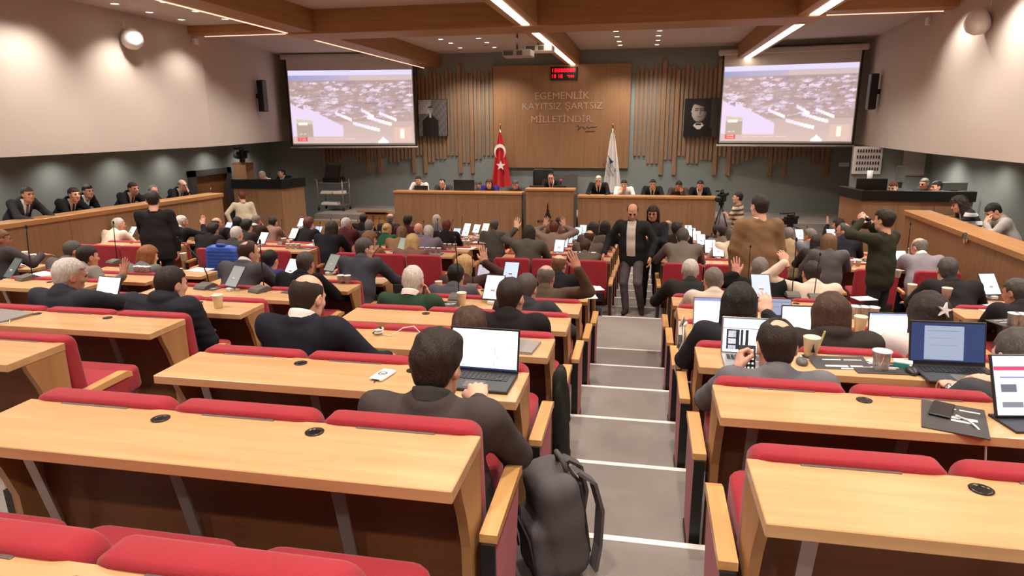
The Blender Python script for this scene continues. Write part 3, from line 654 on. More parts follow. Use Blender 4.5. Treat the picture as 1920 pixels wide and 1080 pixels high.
# tall lectern with a video camera behind the control desk
p = at(455, 306, 18.0); t = thing('camera_plinth', 'wooden plinth carrying a video camera by the control desk', 'plinth', (p.x, 18.0, 0)); obj('body', MB().box(-.22, .22, -.2, .2, 0, p.z, c=.006), WALLW, t); obj('top', MB().box(-.24, .24, -.22, .22, p.z, p.z+.03, c=.004), DESKW2, t)
def videocam(x, y, z, rz, label, s=1.0, tripod=None):
    t = thing('video_camera', label, 'camera', (x, y, z), rz); t.scale = (s, s, s)
    obj('body', MB().box(-.07, .07, -.16, .16, .08, .26, c=.012).box(-.03, .03, -.08, .08, .26, .30, c=.006), BLACKP, t); obj('lens', MB().lathe([(.045, .15), (.05, .30), (.065, .30), (.065, .36), (.0001, .35)], 16, axis='Y', center=(0, 0, .17)), DARKP, t)
    obj('viewfinder', MB().box(-.12, -.07, -.14, .02, .22, .28, c=.006).tube([(0, -.1, .34), (0, .12, .34)], .014, 8).tube([(0, .1, .26), (0, .1, .34)], .012, 6).tube([(0, -.1, .26), (0, -.1, .34)], .012, 6), BLACKM, t); obj('head', MB().box(-.05, .05, -.06, .06, 0, .08, c=.01).tube([(0, -.05, .04), (.03, -.4, -.08)], .01, 6), BLACKM, t)
    obj('microphone', MB().tube([(.07, .0, .32), (.07, .26, .34)], .018, 8), BLACKM, t)
    if tripod:
        for a in (90, 210, 330): obj('tripod_leg', MB().tube([(0, 0, .02), (tripod*.32*math.cos(R_(a)), tripod*.32*math.sin(R_(a)), -tripod)], [.016, .011], 8), BLACKM, t)
    return t
videocam(p.x, 18.0, p.z+.03, R_(190), 'black video camera on the wooden plinth', 1.2)
p = at(1353, 376, 17.2); videocam(p.x, 17.2, p.z-.12, R_(160), 'black video camera on tripod beside the striped shirt', 1.1, (p.z-.12)/1.1)
p = at(1482, 417, 16.5); videocam(p.x, 16.5, p.z-.12, R_(120), 'black video camera on tripod beside the brown coat', 1.0, p.z-.14)
# photo camera in the photographer's hands
p = at(1626, 421, 8.83); t = thing('photo_camera', 'black photo camera with long lens held to the eye', 'camera', tuple(p), R_(42)); obj('body', MB().box(-.07, .07, -.04, .04, -.05, .05, c=.012).box(-.03, .03, -.035, .035, .05, .085, c=.01), BLACKP, t); obj('lens', MB().lathe([(.038, .03), (.042, .1), (.042, .18), (.0001, .17)], 16, axis='Y'), DARKP, t)
# trolley with equipment on the stage
p = at(628, 392, 19.3); t = thing('utility_trolley', 'three tier metal trolley on the stage', 'trolley', (p.x, 19.3, SZ)); TM = mat('trolley_metal', (176, 170, 166), .3, metal=.7)
for z in (.16, .50, .84): obj('shelf', MB().box(-.42, .42, -.26, .26, z, z+.025, c=.004), TM, t)
for x_ in (-.41, .41):
    for y_ in (-.25, .25):
        po = obj('post', MB().tube([(x_, y_, .08), (x_, y_, .95)], .014, 8), TM, t)
        obj('wheel', MB().lathe([(.0001, -.015), (.055, -.015), (.055, .015), (.0001, .015)], 12, axis='X', center=(x_, y_, .055)), BLACKM, po)
obj('handle', MB().tube([(-.42, -.25, .93), (-.50, -.25, .96), (-.50, .25, .96), (-.42, .25, .93)], .012, 8), TM, t)
b = thing('machine', 'black framed counting machine on the trolley', 'machine', (p.x+.03, 19.3, SZ+.865)); obj('body', MB().box(-.28, .28, -.2, .2, 0, .16, c=.02).prism([(-.2, .16), (-.05, .16), (.10, .50), (.02, .52)], 0, -.22, .22), BLACKP, b, recalc=True); obj('panel', MB().prism([(-.155, .20), (-.15, .20), (.015, .46), (.01, .46)], 0, -.17, .17), GREYP, b, recalc=True)
for (dx, z, sx, lb) in ((-.15, .525, .2, 'white paper stack on the middle trolley shelf near the handle'), (.2, .525, .18, 'white paper stack on the middle trolley shelf'), (-.1, .185, .25, 'paper stack on the lowest trolley shelf')):
    b = thing('paper_stack', lb, 'paper', (p.x+dx, 19.25, SZ+z)); obj('sheets', MB().box(-sx, sx, -.14, .14, 0, .05).box(-sx*.9, sx*.95, -.12, .15, .05, .08), PAPER, b)
# speaker lectern before the podium
p = at(704, 392, 16.9); t = thing('speaker_lectern', 'low wooden speaker lectern before the podium', 'lectern', (p.x, 16.9, 0)); obj('body', MB().prism([(-.25, 0), (.25, 0), (.32, p.z-.12), (-.32, p.z-.12)], 1, -.2, .2), PANELW, t, recalc=True); obj('top', MB().prism([(-.28, p.z-.05), (.28, p.z-.15), (.28, p.z-.10), (-.28, p.z)], 0, -.42, .42), DESKW2, t, recalc=True); obj('rib', MB().box(-.02, .02, -.22, -.2, 0, p.z-.15), DARKW, t)
# control room wall at the white flag side: key board, white boards, computer
Yk = 17.6
spot(5.9, 16.3, ZBR-.05, 90, size=150, blend=1, rad=.06); spot(6.0, 15.0, ZBR-.05, 70, size=150, blend=1, rad=.06)
struct('wall_control', MB().box(at(1600, 300, Yk).x, XW1, Yk+.05, Yk+.15, 0, ZBR+.02), WALLL)
a = at(1597, 326, Yk); b = at(1656, 275, Yk); t = thing('key_board', 'white board hung with rows of dark keys', 'board', ((a.x+b.x)/2, Yk, a.z)); w_, h_ = b.x-a.x, b.z-a.z
obj('panel', MB().box(-w_/2, w_/2, -.03, .04, 0, h_, c=.004), WHITEP, t)
key = MB().box(-.012, .012, -.05, -.03, -.045, .03).mesh('key', DARKP)
for r_ in range(4):
    for c_ in range(9): obj('key', key, None, t, (-w_*.38+w_*.76*c_/8, 0, h_*(.20+.22*r_)))
a = at(1690, 327, Yk); b = at(1738, 280, Yk); t = thing('white_board', 'blank white board on the grey wall behind the operators', 'board', ((a.x+b.x)/2, Yk, a.z)); obj('panel', MB().box(-(b.x-a.x)/2, (b.x-a.x)/2, -.03, .04, 0, b.z-a.z, c=.006), mat('board_grey', (176, 170, 164), .5), t); obj('frame', MB().box(-(b.x-a.x)/2-.02, (b.x-a.x)/2+.02, -.02, .04, -.03, 0), STRUT, t)
a = at(1603, 320, Yk); 
for (u0, u1, v0, v1, Y, lb, m_) in ((1604, 1665, 335, 357, 15.0, 'wide black monitor back on the control desk', BLACKP), (1678, 1699, 311, 342, 15.6, 'upright grey monitor arm screen behind the pale shirt', GREYP), (1766, 1815, 342, 357, 15.0, 'grey laptop lid on the control desk', GREYP)):
    a = at(u0, v1, Y); b = at(u1, v0, Y); t = thing('monitor', lb, 'monitor', ((a.x+b.x)/2, Y, a.z)); obj('screen_back', MB().box(-(b.x-a.x)/2, (b.x-a.x)/2, -.02, .02, 0, b.z-a.z, c=.008), m_, t); obj('stand', MB().box(-.06, .06, 0, .05, -.12, .03), BLACKM, t)
p = at(1631, 328, 15.1); t = thing('paper_cup', 'white tall cup standing on the wide black monitor', 'cup', (p.x, 15.1, p.z-.08)); obj('wall', MB().lathe([(.05, 0), (.06, .17), (.055, .17), (.045, .01)], 14), WHITEP, t)
a = at(1584, 309, YF-.1); t = thing('wall_socket', 'small white socket plate on the grey wall', 'socket', (a.x, YF, a.z)); obj('plate', MB().box(-.14, .14, -.03, 0, -.06, .06, c=.008), WHITEP, t)
# ------------------------------------------------------------------ people: rounded limbs blended into one surface
def surf(fn, lo, hi, h):
    lo = np.array(lo, float); n = np.maximum(4, np.ceil((np.array(hi)-lo)/h).astype(int)+1)
    g = np.stack(np.meshgrid(*[lo[i]+h*np.arange(n[i]) for i in range(3)], indexing='ij'), -1).reshape(-1, 3)
    d = fn(g).reshape(n); s = d < 0
    cs = [slice(0, -1), slice(1, None)]
    cnt = np.zeros(n-1); acc = np.zeros((*(n-1), 3))
    I = np.stack(np.meshgrid(*[np.arange(k-1) for k in n], indexing='ij'), -1)
    for ax in range(3):
        o = [a for a in range(3) if a != ax]
        for i in (0, 1):
            for j in (0, 1):
                A = [0, 0, 0]; A[o[0]] = i; A[o[1]] = j; B = list(A); B[ax] = 1
                a = d[tuple(cs[k] for k in A)]; b = d[tuple(cs[k] for k in B)]; m = (a < 0) != (b < 0)
                t = np.where(m, a/np.where(m, a-b, 1), 0); q = np.zeros((*(n-1), 3))
                q[..., ax] = t; q[..., o[0]] = i; q[..., o[1]] = j
                acc += q*m[..., None]; cnt += m
    act = cnt > 0; idx = -np.ones(n-1, int); idx[act] = np.arange(act.sum())
    v = lo+h*(I[act]+acc[act]/cnt[act][:, None]); fs = []
    for ax in range(3):
        o = [a for a in range(3) if a != ax]
        c0 = [slice(1, -1)]*3; c0[ax] = slice(0, -1); c1 = list(c0); c1[ax] = slice(1, None)
        a = s[tuple(c0)]; b = s[tuple(c1)]; m = a != b; w = np.argwhere(m); fl = a[m]
        off = np.zeros(3, int); off[o[0]] = 1; off[o[1]] = 1; base = w+off
        e0 = np.zeros(3, int); e0[o[0]] = -1; e1 = np.zeros(3, int); e1[o[1]] = -1
        q = [idx[tuple((base+k).T)] for k in (0*e0, e0, e0+e1, e1)]; q = np.stack(q, 1)
        if ax == 1: fl = ~fl
        q[~fl] = q[~fl][:, ::-1]; fs.append(q)
    return v, np.concatenate(fs)
def cap(p, a, b, ra, rb, sc=None):
    a = np.array(a, float); b = np.array(b, float)
    if sc is not None: sc = np.array(sc); p = p*sc; a = a*sc; b = b*sc
    ba = b-a; L = max(ba @ ba, 1e-9); t = np.clip((p-a) @ ba/L, 0, 1)
    return np.linalg.norm(p-a-t[:, None]*ba, axis=1)-(ra+(rb-ra)*t)
def elp(p, c, r):
    q = (p-np.array(c))/np.array(r); k = np.linalg.norm(q, axis=1); return (k-1)*min(r)
def smin(a, b, k): h = np.clip(.5+.5*(b-a)/k, 0, 1); return b*(1-h)+a*h-k*h*(1-h)
def smax(a, b, k): return -smin(-a, -b, k)
def rotm(yaw, pitch, roll=0): return np.array(Matrix.Rotation(R_(yaw), 3, 'Z') @ Matrix.Rotation(R_(pitch), 3, 'X') @ Matrix.Rotation(R_(roll), 3, 'Y'))
# --- head: centre of the skull at the origin, facing +Y
def cran(p, o=0): return elp(p, (0, -.012, .022), (.079+o, .099+o, .096+o))
def head_sdf(p):
    x = np.abs(p[:, 0]); q = p.copy(); q[:, 0] = x
    d = cran(p)
    d = smin(d, elp(p, (0, .022, -.045), (.066, .070, .088)), .03)
    d = smin(d, cap(q, (.0, .062, -.100), (.035, .03, -.085), .026, .026), .03)
    d = smin(d, cap(q, (.018, .082, .018), (.045, .07, .016), .013, .012), .015)
    d = smin(d, cap(p, (0, .092, .005), (0, .110, -.032), .008, .014), .012)
    d = smin(d, cap(q, (.012, .098, -.036), (.012, .098, -.036), .009, .009), .008)
    d = smin(d, cap(q, (.0, .090, -.066), (.018, .084, -.066), .007, .004), .008)
    d = smin(d, cap(q, (.0, .088, -.076), (.015, .083, -.076), .007, .004), .006)
    d = smin(d, elp(q, (.046, .058, -.03), (.022, .022, .022)), .02)
    d = smax(d, -(np.linalg.norm(q-np.array((.031, .098, .002)), axis=1)-.013), .012)
    ear = smax(elp(q, (.082, -.012, -.012), (.013, .022, .034)), -elp(q, (.092, -.006, -.012), (.008, .012, .02)), .006)
    d = smin(d, ear, .008)
    return smin(d, cap(p, (0, -.018, -.06), (0, -.035, -.17), .055, .060), .03)
HEADC = {}
def head_mesh(h):
    if h not in HEADC:
        v, f = surf(head_sdf, (-.11, -.14, -.17), (.11, .14, .14), h); HEADC[h] = (v, f)
    return HEADC[h]
HCUT = {}
def hair_sdf(style):
    def fn(p):
        x = np.abs(p[:, 0]); q = p.copy(); q[:, 0] = x; y, z = p[:, 1], p[:, 2]
        wig = (.0045 if style == 'full' else .0025)*np.sin(p[:, 0]*90+p[:, 2]*40)*np.sin(p[:, 1]*80)
        th = {'short': .010, 'buzz': .006, 'full': .014, 'recede': .010, 'ring': .009, 'bob': .02, 'long': .018, 'bun': .014, 'pony': .014, 'curly': .03, 'cap': .018}[style]
        men = style in ('short', 'buzz', 'full', 'recede', 'ring', 'cap')
        te = th*np.clip((z+.085)/.10, .05, 1) if men else th
        d = cran(p, 0)-te+wig
        if style == 'full': d = smin(d, elp(p, (.0, .03, .100), (.07, .07, .026)), .03)
        if style == 'curly': d = d+.010*np.sin(p[:, 0]*70)*np.sin(p[:, 1]*75)*np.sin(p[:, 2]*65)
        low = elp(p, (0, -.050, -.040), (.060, .052, .07))-te*.8 if men else elp(p, (0, -.055, -.045), (.075+th, .058+th, .075)); d = smin(d, low, .02)
        if men: d = smax(d, -elp(q, (.088, .002, -.025), (.022, .026, .042)), .01)
        fl = .050 if style not in ('recede', 'ring') else .075
        face = smax(-(y-(.028-.35*(z-.0)*0)), (z-fl), .015)
        face2 = smax(-(y+.005-(.0)), (z+.02), .02)          # in front of the ears, below the temples
        keep = smin(face, face2, .015); d = smax(d, -keep, .012)
        d = smax(d, -(z+(.105 if style in ('bob', 'long', 'curly', 'pony') else .078)), .012)
        if style == 'ring': d = smax(d, -elp(p, (0, .035, .11), (.080, .140, .095)), .012)
        if style == 'recede':
            d = smax(d, -elp(q, (.045, .09, .085), (.035, .055, .05)), .01); d = smax(d, -(elp(p, (0, -.062, .118), (.046, .045, .034))+.006*np.sin(p[:, 0]*95+1)*np.sin(p[:, 1]*80)), .006)
        if style in ('bob', 'long'):
            zl = -.16 if style == 'bob' else -.40
            c = cap(q, (.035, -.05, .03), (.055, -.075, zl), .062, .055 if style == 'bob' else .045)
            c = smin(c, cap(q, (.076, .0, .02), (.085, -.005, zl*.75), .022, .02), .03)
            c = c+.003*np.sin(p[:, 0]*190); d = smin(d, c, .025)
        if style == 'curly':
            c = cap(q, (.05, -.05, .03), (.085, -.06, -.25), .06, .06); c = smin(c, cap(q, (.088, .0, .02), (.105, .01, -.22), .03, .035), .03)
            d = smin(d, c+.008*np.sin(p[:, 0]*75)*np.sin(p[:, 1]*75)*np.sin(p[:, 2]*60), .03)
        if style == 'bun': d = smin(d, elp(p, (0, -.125, .045), (.042, .038, .042)), .012)
        if style == 'pony': d = smin(d, cap(p, (0, -.115, .02), (0, -.155, -.15), .03, .02), .02)
        return d
    return fn
def hair_mesh(style, h):
    k = (style, h)
    if k not in HCUT:
        lo = {'long': -.47, 'curly': -.36, 'bob': -.25, 'pony': -.2}.get(style, -.15)
        HCUT[k] = surf(hair_sdf(style), (-.18 if style == 'curly' else -.14, -.20, lo), (.18 if style == 'curly' else .14, .15, .17), h)
    return HCUT[k]
# --- hands: wrist at the origin, fingers +Y, palm -Z, thumb towards -X (right hand)
HANDC = {}
def hand_mesh(pose, h):
    k = (pose, h)
    if k in HANDC: return HANDC[k]
    curl = {'flat': (8, 14, 10), 'open': (2, 4, 3), 'grip': (55, 70, 45), 'type': (28, 32, 20), 'relax': (22, 26, 18)}[pose]
    fan = {'open': 5}.get(pose, 2.5); segs = []
    for i, (bx, by, L) in enumerate(((-.030, .088, .072), (-.010, .094, .080), (.011, .091, .075), (.030, .082, .060))):
        p = np.array((bx, by, 0.)); a = 0; yw = R_((i-1.5)*fan)
        for j, fr in enumerate((.45, .31, .24)):
            a += R_(curl[j]); dv = np.array((math.sin(yw)*math.cos(a), math.cos(yw)*math.cos(a), -math.sin(a))); e = p+dv*L*fr*1.1
            segs.append((p, e, .0092-.0008*j, .0086-.0009*j)); p = e
    tb = {'open': ((-.028, .03, -.006), (-.058, .062, -.010), (-.068, .095, -.012)), 'grip': ((-.026, .03, -.01), (-.040, .065, -.035), (-.015, .085, -.052))}.get(pose, ((-.028, .03, -.008), (-.050, .062, -.018), (-.048, .095, -.026)))
    def fn(p):
        d = elp(p, (0, .05, -.002), (.044, .056, .0165)); d = smin(d, cap(p, (0, -.05, 0), (0, .02, 0), .026, .027, (1, 1, 1.25)), .02)
        d = smin(d, cap(p, tb[0], tb[1], .014, .0115), .012); d = smin(d, cap(p, tb[1], tb[2], .0108, .0092), .005)
        fd = None
        for (a, b, ra, rb) in segs:
            c = cap(p, a, b, ra, rb); fd = c if fd is None else np.minimum(fd, c)
        return smin(d, fd, .006)
    HANDC[k] = surf(fn, (-.1, -.06, -.11), (.075, .20, .04), h); return HANDC[k]
# --- pose: joints in the person's own frame (facing +Y, origin on the floor under the hips)
def ik(s, w_, l1, l2, pole):
    s = np.array(s); w_ = np.array(w_); d = w_-s; L = np.linalg.norm(d); Lm = (l1+l2)*.985
    if L > Lm: w_ = s+d*Lm/L; d = w_-s; L = Lm
    u = d/L; a = (l1*l1-l2*l2+L*L)/(2*L); h = math.sqrt(max(l1*l1-a*a, 1e-6)); p = np.array(pole, float); p = p-u*(p @ u); p /= np.linalg.norm(p)
    return s+u*a+p*h, w_
# wrist targets relative to the neck base (right, forward, up) and hand directions/palms
ARMS = {'desk': ((.20, .36, -.33), (.0, 1, -.1), (0, 0, -1), 'flat'), 'desk_in': ((.07, .34, -.33), (-.45, .9, -.1), (0, 0, -1), 'flat'), 'type': ((.13, .38, -.30), (-.15, 1, -.15), (0, 0, -1), 'type'),
        'up': ((.27, .20, .10), (-.05, .1, 1), (0, 1, 0), 'open'), 'upface': ((.17, .13, .12), (-.15, .1, 1), (0, 1, .1), 'open'), 'face': ((.07, .20, -.08), (-.15, -.25, 1), (-.3, -1, 0), 'relax'), 'lap': ((.14, .26, -.48), (-.3, .9, -.2), (0, 0, -1), 'relax'),
        'down': ((.24, .03, -.60), (.0, .15, -1), (-1, 0, 0), 'relax'), 'wide': ((.34, .34, -.33), (.1, 1, -.05), (0, 0, -1), 'flat'), 'chest': ((.04, .26, -.22), (-.8, .55, .2), (0, -.3, -1), 'grip'), 'hold': ((.10, .36, -.12), (-.3, 1, .25), (-1, 0, -.2), 'grip'),
        'head': ((.14, .05, .20), (-.5, -.1, .8), (-1, 0, -.4), 'relax'), 'cam': ((.05, .25, .12), (-.3, .7, .6), (-1, 0, 0), 'grip'), 'back': ((.30, -.10, -.50), (.1, .3, -1), (-1, 0, 0), 'relax')}
WT = {}
def joints(kind, lean, tilt, left, right):
    hipz = .56 if kind == 'sit' else .93
    a = R_(lean); sd = np.array((math.sin(R_(tilt)), math.sin(a)*math.cos(R_(tilt)), math.cos(a)*math.cos(R_(tilt)))); hip = np.array((0, 0, hipz))
    neck = hip+sd*.535; J = {'hip': hip, 'neck': neck, 'sd': sd, 'chest': hip+sd*.34, 'waist': hip+sd*.15}
    ac = a*.45; hd = np.array((sd[0]*.5, math.sin(ac)+(1.05 if kind == 'sit' else .15), math.cos(ac))); J['head'] = neck+hd*(.088 if kind == 'sit' else .15)
    up = sd
    for s, (nm) in ((-1, left), (1, right)):
        t, dv, pl, hp = ARMS[nm] if isinstance(nm, str) else nm[:4]
        m = np.array((s, 1, 1)); sh = neck-sd*.055+np.array((s*.198, -.005, 0)); w_ = neck+np.array(t)*m
        if not isinstance(nm, str) and len(nm) > 4: w_ = np.array(t); t = w_-neck    # wrist given in the person's own frame
        pole = np.array((s*.8, -.35, -.8)) if t[2] < 0 else np.array((s*.9, -.1, -.8))
        e, w_ = ik(sh, w_, .285, .25, pole)
        J[s] = (sh, e, w_, np.array(dv)*m, np.array(pl)*m, hp)
    return J
def torso(p, J, o=0, fat=0):
    S = (.72, 1.06, 1)
    d = cap(p, J['hip']-J['sd']*.04, J['waist'], .130+o+fat*.7, .118+o+fat, S)
    d = smin(d, cap(p, J['waist'], J['chest']+np.array((0, .005, 0)), .118+o+fat, .128+o, S), .06)
    n = J['neck']; sl = np.array((.165, 0, 0))
    d = smin(d, cap(p, n-J['sd']*.085-sl, n-J['sd']*.085+sl, .074+o, .074+o), .07)
    return smin(d, cap(p, n-J['sd']*.06, n-J['sd']*.015, .085+o, .062+o), .04)
def arms(p, J, o=0, cut=True, long=1.0):
    d = None
    for s in (-1, 1):
        sh, e, w_, dv, pl, hp = J[s]; we = w_-(w_-e)*.06 if long >= 1 else e+(w_-e)*max(long, 0)
        if long < 1:
            c = cap(p, sh, sh+(e-sh)*.8, .064+o, .056+o); d = c if d is None else np.minimum(d, c); continue
        c = cap(p, sh, e, .062+o, .050+o); c = smin(c, cap(p, e, we, .050+o, (.036 if long >= 1 else .042)+o), .02)
        d = c if d is None else np.minimum(d, c)
    return d
def legs_j(kind, walk=0):
    if kind == 'sit': return [((s*.09, .02, .53), (s*.13, .43, .52), (s*.12, .40, .09), (0, 1, 0)) for s in (-1, 1)]
    if walk: return [((-.085, 0, .90), (-.13, .20, .52), (-.16, .02, .12), (-.3, .9, -.35)), ((.085, 0, .90), (.10, .14, .49), (.06, .12, .085), (0, 1, 0))]
    return [((s*.085, 0, .90), (s*.10, .015, .49), (s*.11, -.01, .085), (s*.2, 1, 0)) for s in (-1, 1)]
MESHC = {}
def to_mesh(name, parts, nm=1, mats=None):
    me = bpy.data.meshes.new(name); V = []; F = []; M = []; o = 0
    for (v, f, mi) in parts:
        V.append(v); F += [tuple(int(i)+o for i in q) for q in f]; M += [mi]*len(f); o += len(v)
    V = np.concatenate(V); me.from_pydata(V.tolist(), [], F)
    for i in range(nm): me.materials.append(None)
    me.polygons.foreach_set('material_index', M); me.polygons.foreach_set('use_smooth', [True]*len(F)); me.update(); return me
def orient(v, J3):    # place hand
    return v
def body_mesh(key, kind, J, hr, h, hh):
    k = ('body', key)
    if k in MESHC: return MESHC[k]
    lo = np.minimum.reduce([J['hip']]+[np.minimum(J[s][1], J[s][2]) for s in (-1, 1)])-.2; hi = np.maximum.reduce([J['neck']]+[np.maximum(np.maximum(J[s][1], J[s][2]), J[s][0]) for s in (-1, 1)])+.16
    hm = rotm(*hr); hc = J['head']
    def fn(p):
        d = torso(p, J, -.03); d = smin(d, arms(p, J, -.010), .02)
        return smin(d, cap(p, J['neck']-J['sd']*.05, hc+hm @ np.array((0, -.025, -.10)), .056, .050), .02)
    v, f = surf(fn, lo, hi, h*1.25); parts = [(v, f, 0)]
    hv, hf = head_mesh(hh); parts.append((hv @ hm.T+hc, hf, 0))
    for s in (-1, 1):
        e = MB().ell((s*.031, .0845, .002), (.012, .012, .0105), 6); ev = np.array(e.v)
        parts.append((ev @ hm.T+hc, [tuple(q) for q in e.f], 1))
        b = MB().tube([(s*.012, .097, .021), (s*.03, .099, .025), (s*.05, .083, .019)], [.004, .005, .003], 5); parts.append((np.array(b.v) @ hm.T+hc, b.f, 2))
        sh, el, w_, dv, pl, hp = J[s]; y = dv/np.linalg.norm(dv); z = -(pl-y*(pl @ y)); z /= np.linalg.norm(z); x = np.cross(y, z)
        vv, ff = hand_mesh(hp, .0052 if hh < .009 else .008); vv = vv.copy()
        if s < 0: vv[:, 0] *= -1; ff = ff[:, ::-1]
        parts.append((vv @ np.stack([x, y, z])+w_, ff, 0))
    l = MB().tube([(-.02, .0895, -.0705), (0, .0965, -.071), (.02, .0895, -.0705)], [.003, .005, .003], 5); parts.append((np.array(l.v) @ hm.T+hc, l.f, 3))
    MESHC[k] = to_mesh('body', parts, 4); return MESHC[k]
def top_mesh(key, kind, J, h, style):
    k = ('top', key, style)
    if k in MESHC: return MESHC[k]
    lo = np.minimum.reduce([J['hip']]+[np.minimum(J[s][1], J[s][2]) for s in (-1, 1)])-.24; hi = np.maximum.reduce([J['neck']]+[np.maximum(np.maximum(J[s][1], J[s][2]), J[s][0]) for s in (-1, 1)])+.14
    o = {'suit': .010, 'puffer': .022, 'sweater': .008, 'shirt': .003, 'coat': .014, 'short': .004}[style]
    def fn(p):
        t = torso(p, J, o, .02 if style in ('suit', 'puffer', 'coat') else .01)
        a = arms(p, J, o*.8, long=.15 if style == 'short' else 1.0)
        d = smin(t, a, .035)
        if style == 'puffer':
            d = d-.007*np.abs(np.sin((p @ J['sd'])*48))
        else:   # soft cloth folds
            d = d-.0035*np.sin(p[:, 0]*31+p[:, 2]*23+2*np.sin(p[:, 1]*17))*np.sin(p[:, 2]*27-p[:, 1]*19)
        n = J['neck']; u = J['sd']
        if style in ('suit', 'coat', 'puffer'): # collar roll
            q = p-n; ax = q @ u; rad = np.linalg.norm(q-ax[:, None]*u, axis=1); d = smin(d, np.hypot(rad-.068, ax+.006-(.03 if style == 'puffer' else 0))-(.014 if style != 'puffer' else .028), .02)
        d = smax(d, -(cap(p, n-u*.035, J['head']+np.array((0, -.03, -.06)), .050, .058)), .008)
        zc = J['hip']-u*(.10 if kind == 'sit' else (.42 if style == 'coat' else .16))
        if kind != 'sit' and style in ('suit', 'coat'):
            d = smin(d, cap(p, J['hip']-u*.02, J['hip']-u*(.15 if style == 'suit' else .38), .135+o, .14+o, (.74, 1.05, 1)), .05)
        return smax(d, -((p-zc) @ u), .01)
    if kind != 'sit': lo[2] = min(lo[2], .45)
    MESHC[k] = to_mesh('top', [(*surf(fn, lo, hi, h), 0)], 1); return MESHC[k]
def trouser_mesh(kind, h, walk=0, fold=0):
    k = ('legs', kind, h, walk)
    if k in MESHC: return MESHC[k]
    L = legs_j(kind, walk); hz = .56 if kind == 'sit' else .93
    def fn(p):
        d = cap(p, (-.06, 0, hz-.04), (.06, 0, hz-.04), .125, .125, (1, 1.1, 1))
        for (a, b, c, _) in L:
            d = smin(d, cap(p, a, b, .088, .068), .03); d = smin(d, cap(p, b, c, .066, .054), .02)
        return d-.003*np.sin(p[:, 2]*40)*np.sin(p[:, 0]*30+p[:, 1]*25)
    MESHC[k] = to_mesh('trousers', [(*surf(fn, (-.3, -.22, .02), (.3, .62, hz+.16), h), 0)], 1)
    for i_, (a_, b_, c_, dv_) in enumerate(L):
        dv_ = np.array(dv_)/np.linalg.norm(dv_); c_ = np.array(c_); q_ = c_+np.array((0, 0, -.045))
        def fs(p): return smax(smin(cap(p, q_-dv_*.04, q_+dv_*.15, .042, .036), cap(p, c_, q_, .05, .042), .02), -(p[:, 2]-.0), .004)
        MESHC[('shoe%d' % i_, kind, h, walk)] = to_mesh('shoe', [(*surf(fs, c_+np.array((-.14, -.14, -.13)), c_+np.array((.14, .26, .10)), h), 0)], 1)
    return MESHC[k]
def neck_ring(key, J, kind):
    k = ('collar', key)
    if k in MESHC: return MESHC[k]
    hl = Vector(J['head'])+Vector((0, -.03, -.08)); u = (hl-Vector(J['neck'])+Vector(J['sd'])*.10).normalized(); c = Vector(J['neck'])+u*.012; a = u.orthogonal().normalized(); b = u.cross(a); m = MB(); vs = []; N = 20
    for (r, z) in ((.070, -.03), (.069, .004), (.066, .020), (.060, .020), (.058, -.02)):
        for i in range(N): t = 2*math.pi*i/N; vs.append(tuple(c+(a*math.cos(t)+b*math.sin(t))*r+u*z))
    m.add(vs, [(j*N+i, j*N+(i+1) % N, (j+1)*N+(i+1) % N, (j+1)*N+i) for j in range(4) for i in range(N)], 0, True)
    me = m.mesh('collar', [None], True); MESHC[k] = me; return me
def shirt_mesh(key, J, h, what):
    k = (what, key)
    if k in MESHC: return MESHC[k]
    n, u = J['neck'], J['sd']; fwd = np.array((0, math.cos(math.asin(min(1, u[1]))), -u[1]))
    o = .034 if what == 'shirt_front' else .040
    def fn(p):
        d = torso(p, J, o-.012, .02); q = p-n; ax = q @ u; x = np.abs(q[:, 0])
        if what == 'shirt_front' and J['hip'][2] > .8: cut = np.maximum(x-.068, np.maximum(ax-.02, -(ax+.52)))
        elif what == 'shirt_front': cut = np.maximum(x-.075*np.clip((ax+.36)/.34, 0, 1), np.maximum(ax-.02, -(ax+.36)))
        else: cut = np.maximum(x-(.022+.012*np.clip(-ax/.3, 0, 1)), np.maximum(ax-.0, -(ax+.34)))
        return smax(smax(d, cut, .004), -(q @ fwd), .005)
    MESHC[k] = to_mesh(what, [(*surf(fn, n+np.array((-.12, -.05, -.60 if J['hip'][2] > .8 else -.42)), n+np.array((.12, .40, .08)), h), 0)], 1); return MESHC[k]
def slots(o, ms):
    for i, m in enumerate(ms):
        o.material_slots[i].link = 'OBJECT'; o.material_slots[i].material = m
SKIN = {'fair': (222, 172, 146), 'mid': (206, 150, 122), 'tan': (178, 122, 96), 'pink': (224, 164, 144)}
HAIRC = {'black': (26, 22, 20), 'dark': (44, 33, 27), 'brown': (74, 50, 36), 'auburn': (104, 52, 36), 'ginger': (150, 92, 48), 'blonde': (198, 160, 108), 'grey': (128, 120, 112), 'white': (206, 198, 188), 'dgrey': (82, 77, 72), 'lbrown': (122, 88, 60)}
def skin(k): return mat('skin_'+k, SKIN[k], .55, spec=.35, var=.05, vscale=14)
def hairm(k): return mat('hair_'+k, HAIRC[k], .5, spec=.4, bump=.7, bscale=26, var=.28, vscale=9, stretch=(14, 14, 2))
EYE = mat('eye_dark', (30, 24, 20), .3); LIP = mat('lip', (170, 92, 84), .5)
def cloth(c): return mat('cloth_%d_%d_%d' % c, c, .9, spec=.15, bump=.3, bscale=220, var=.10, vscale=5)
PPL = []
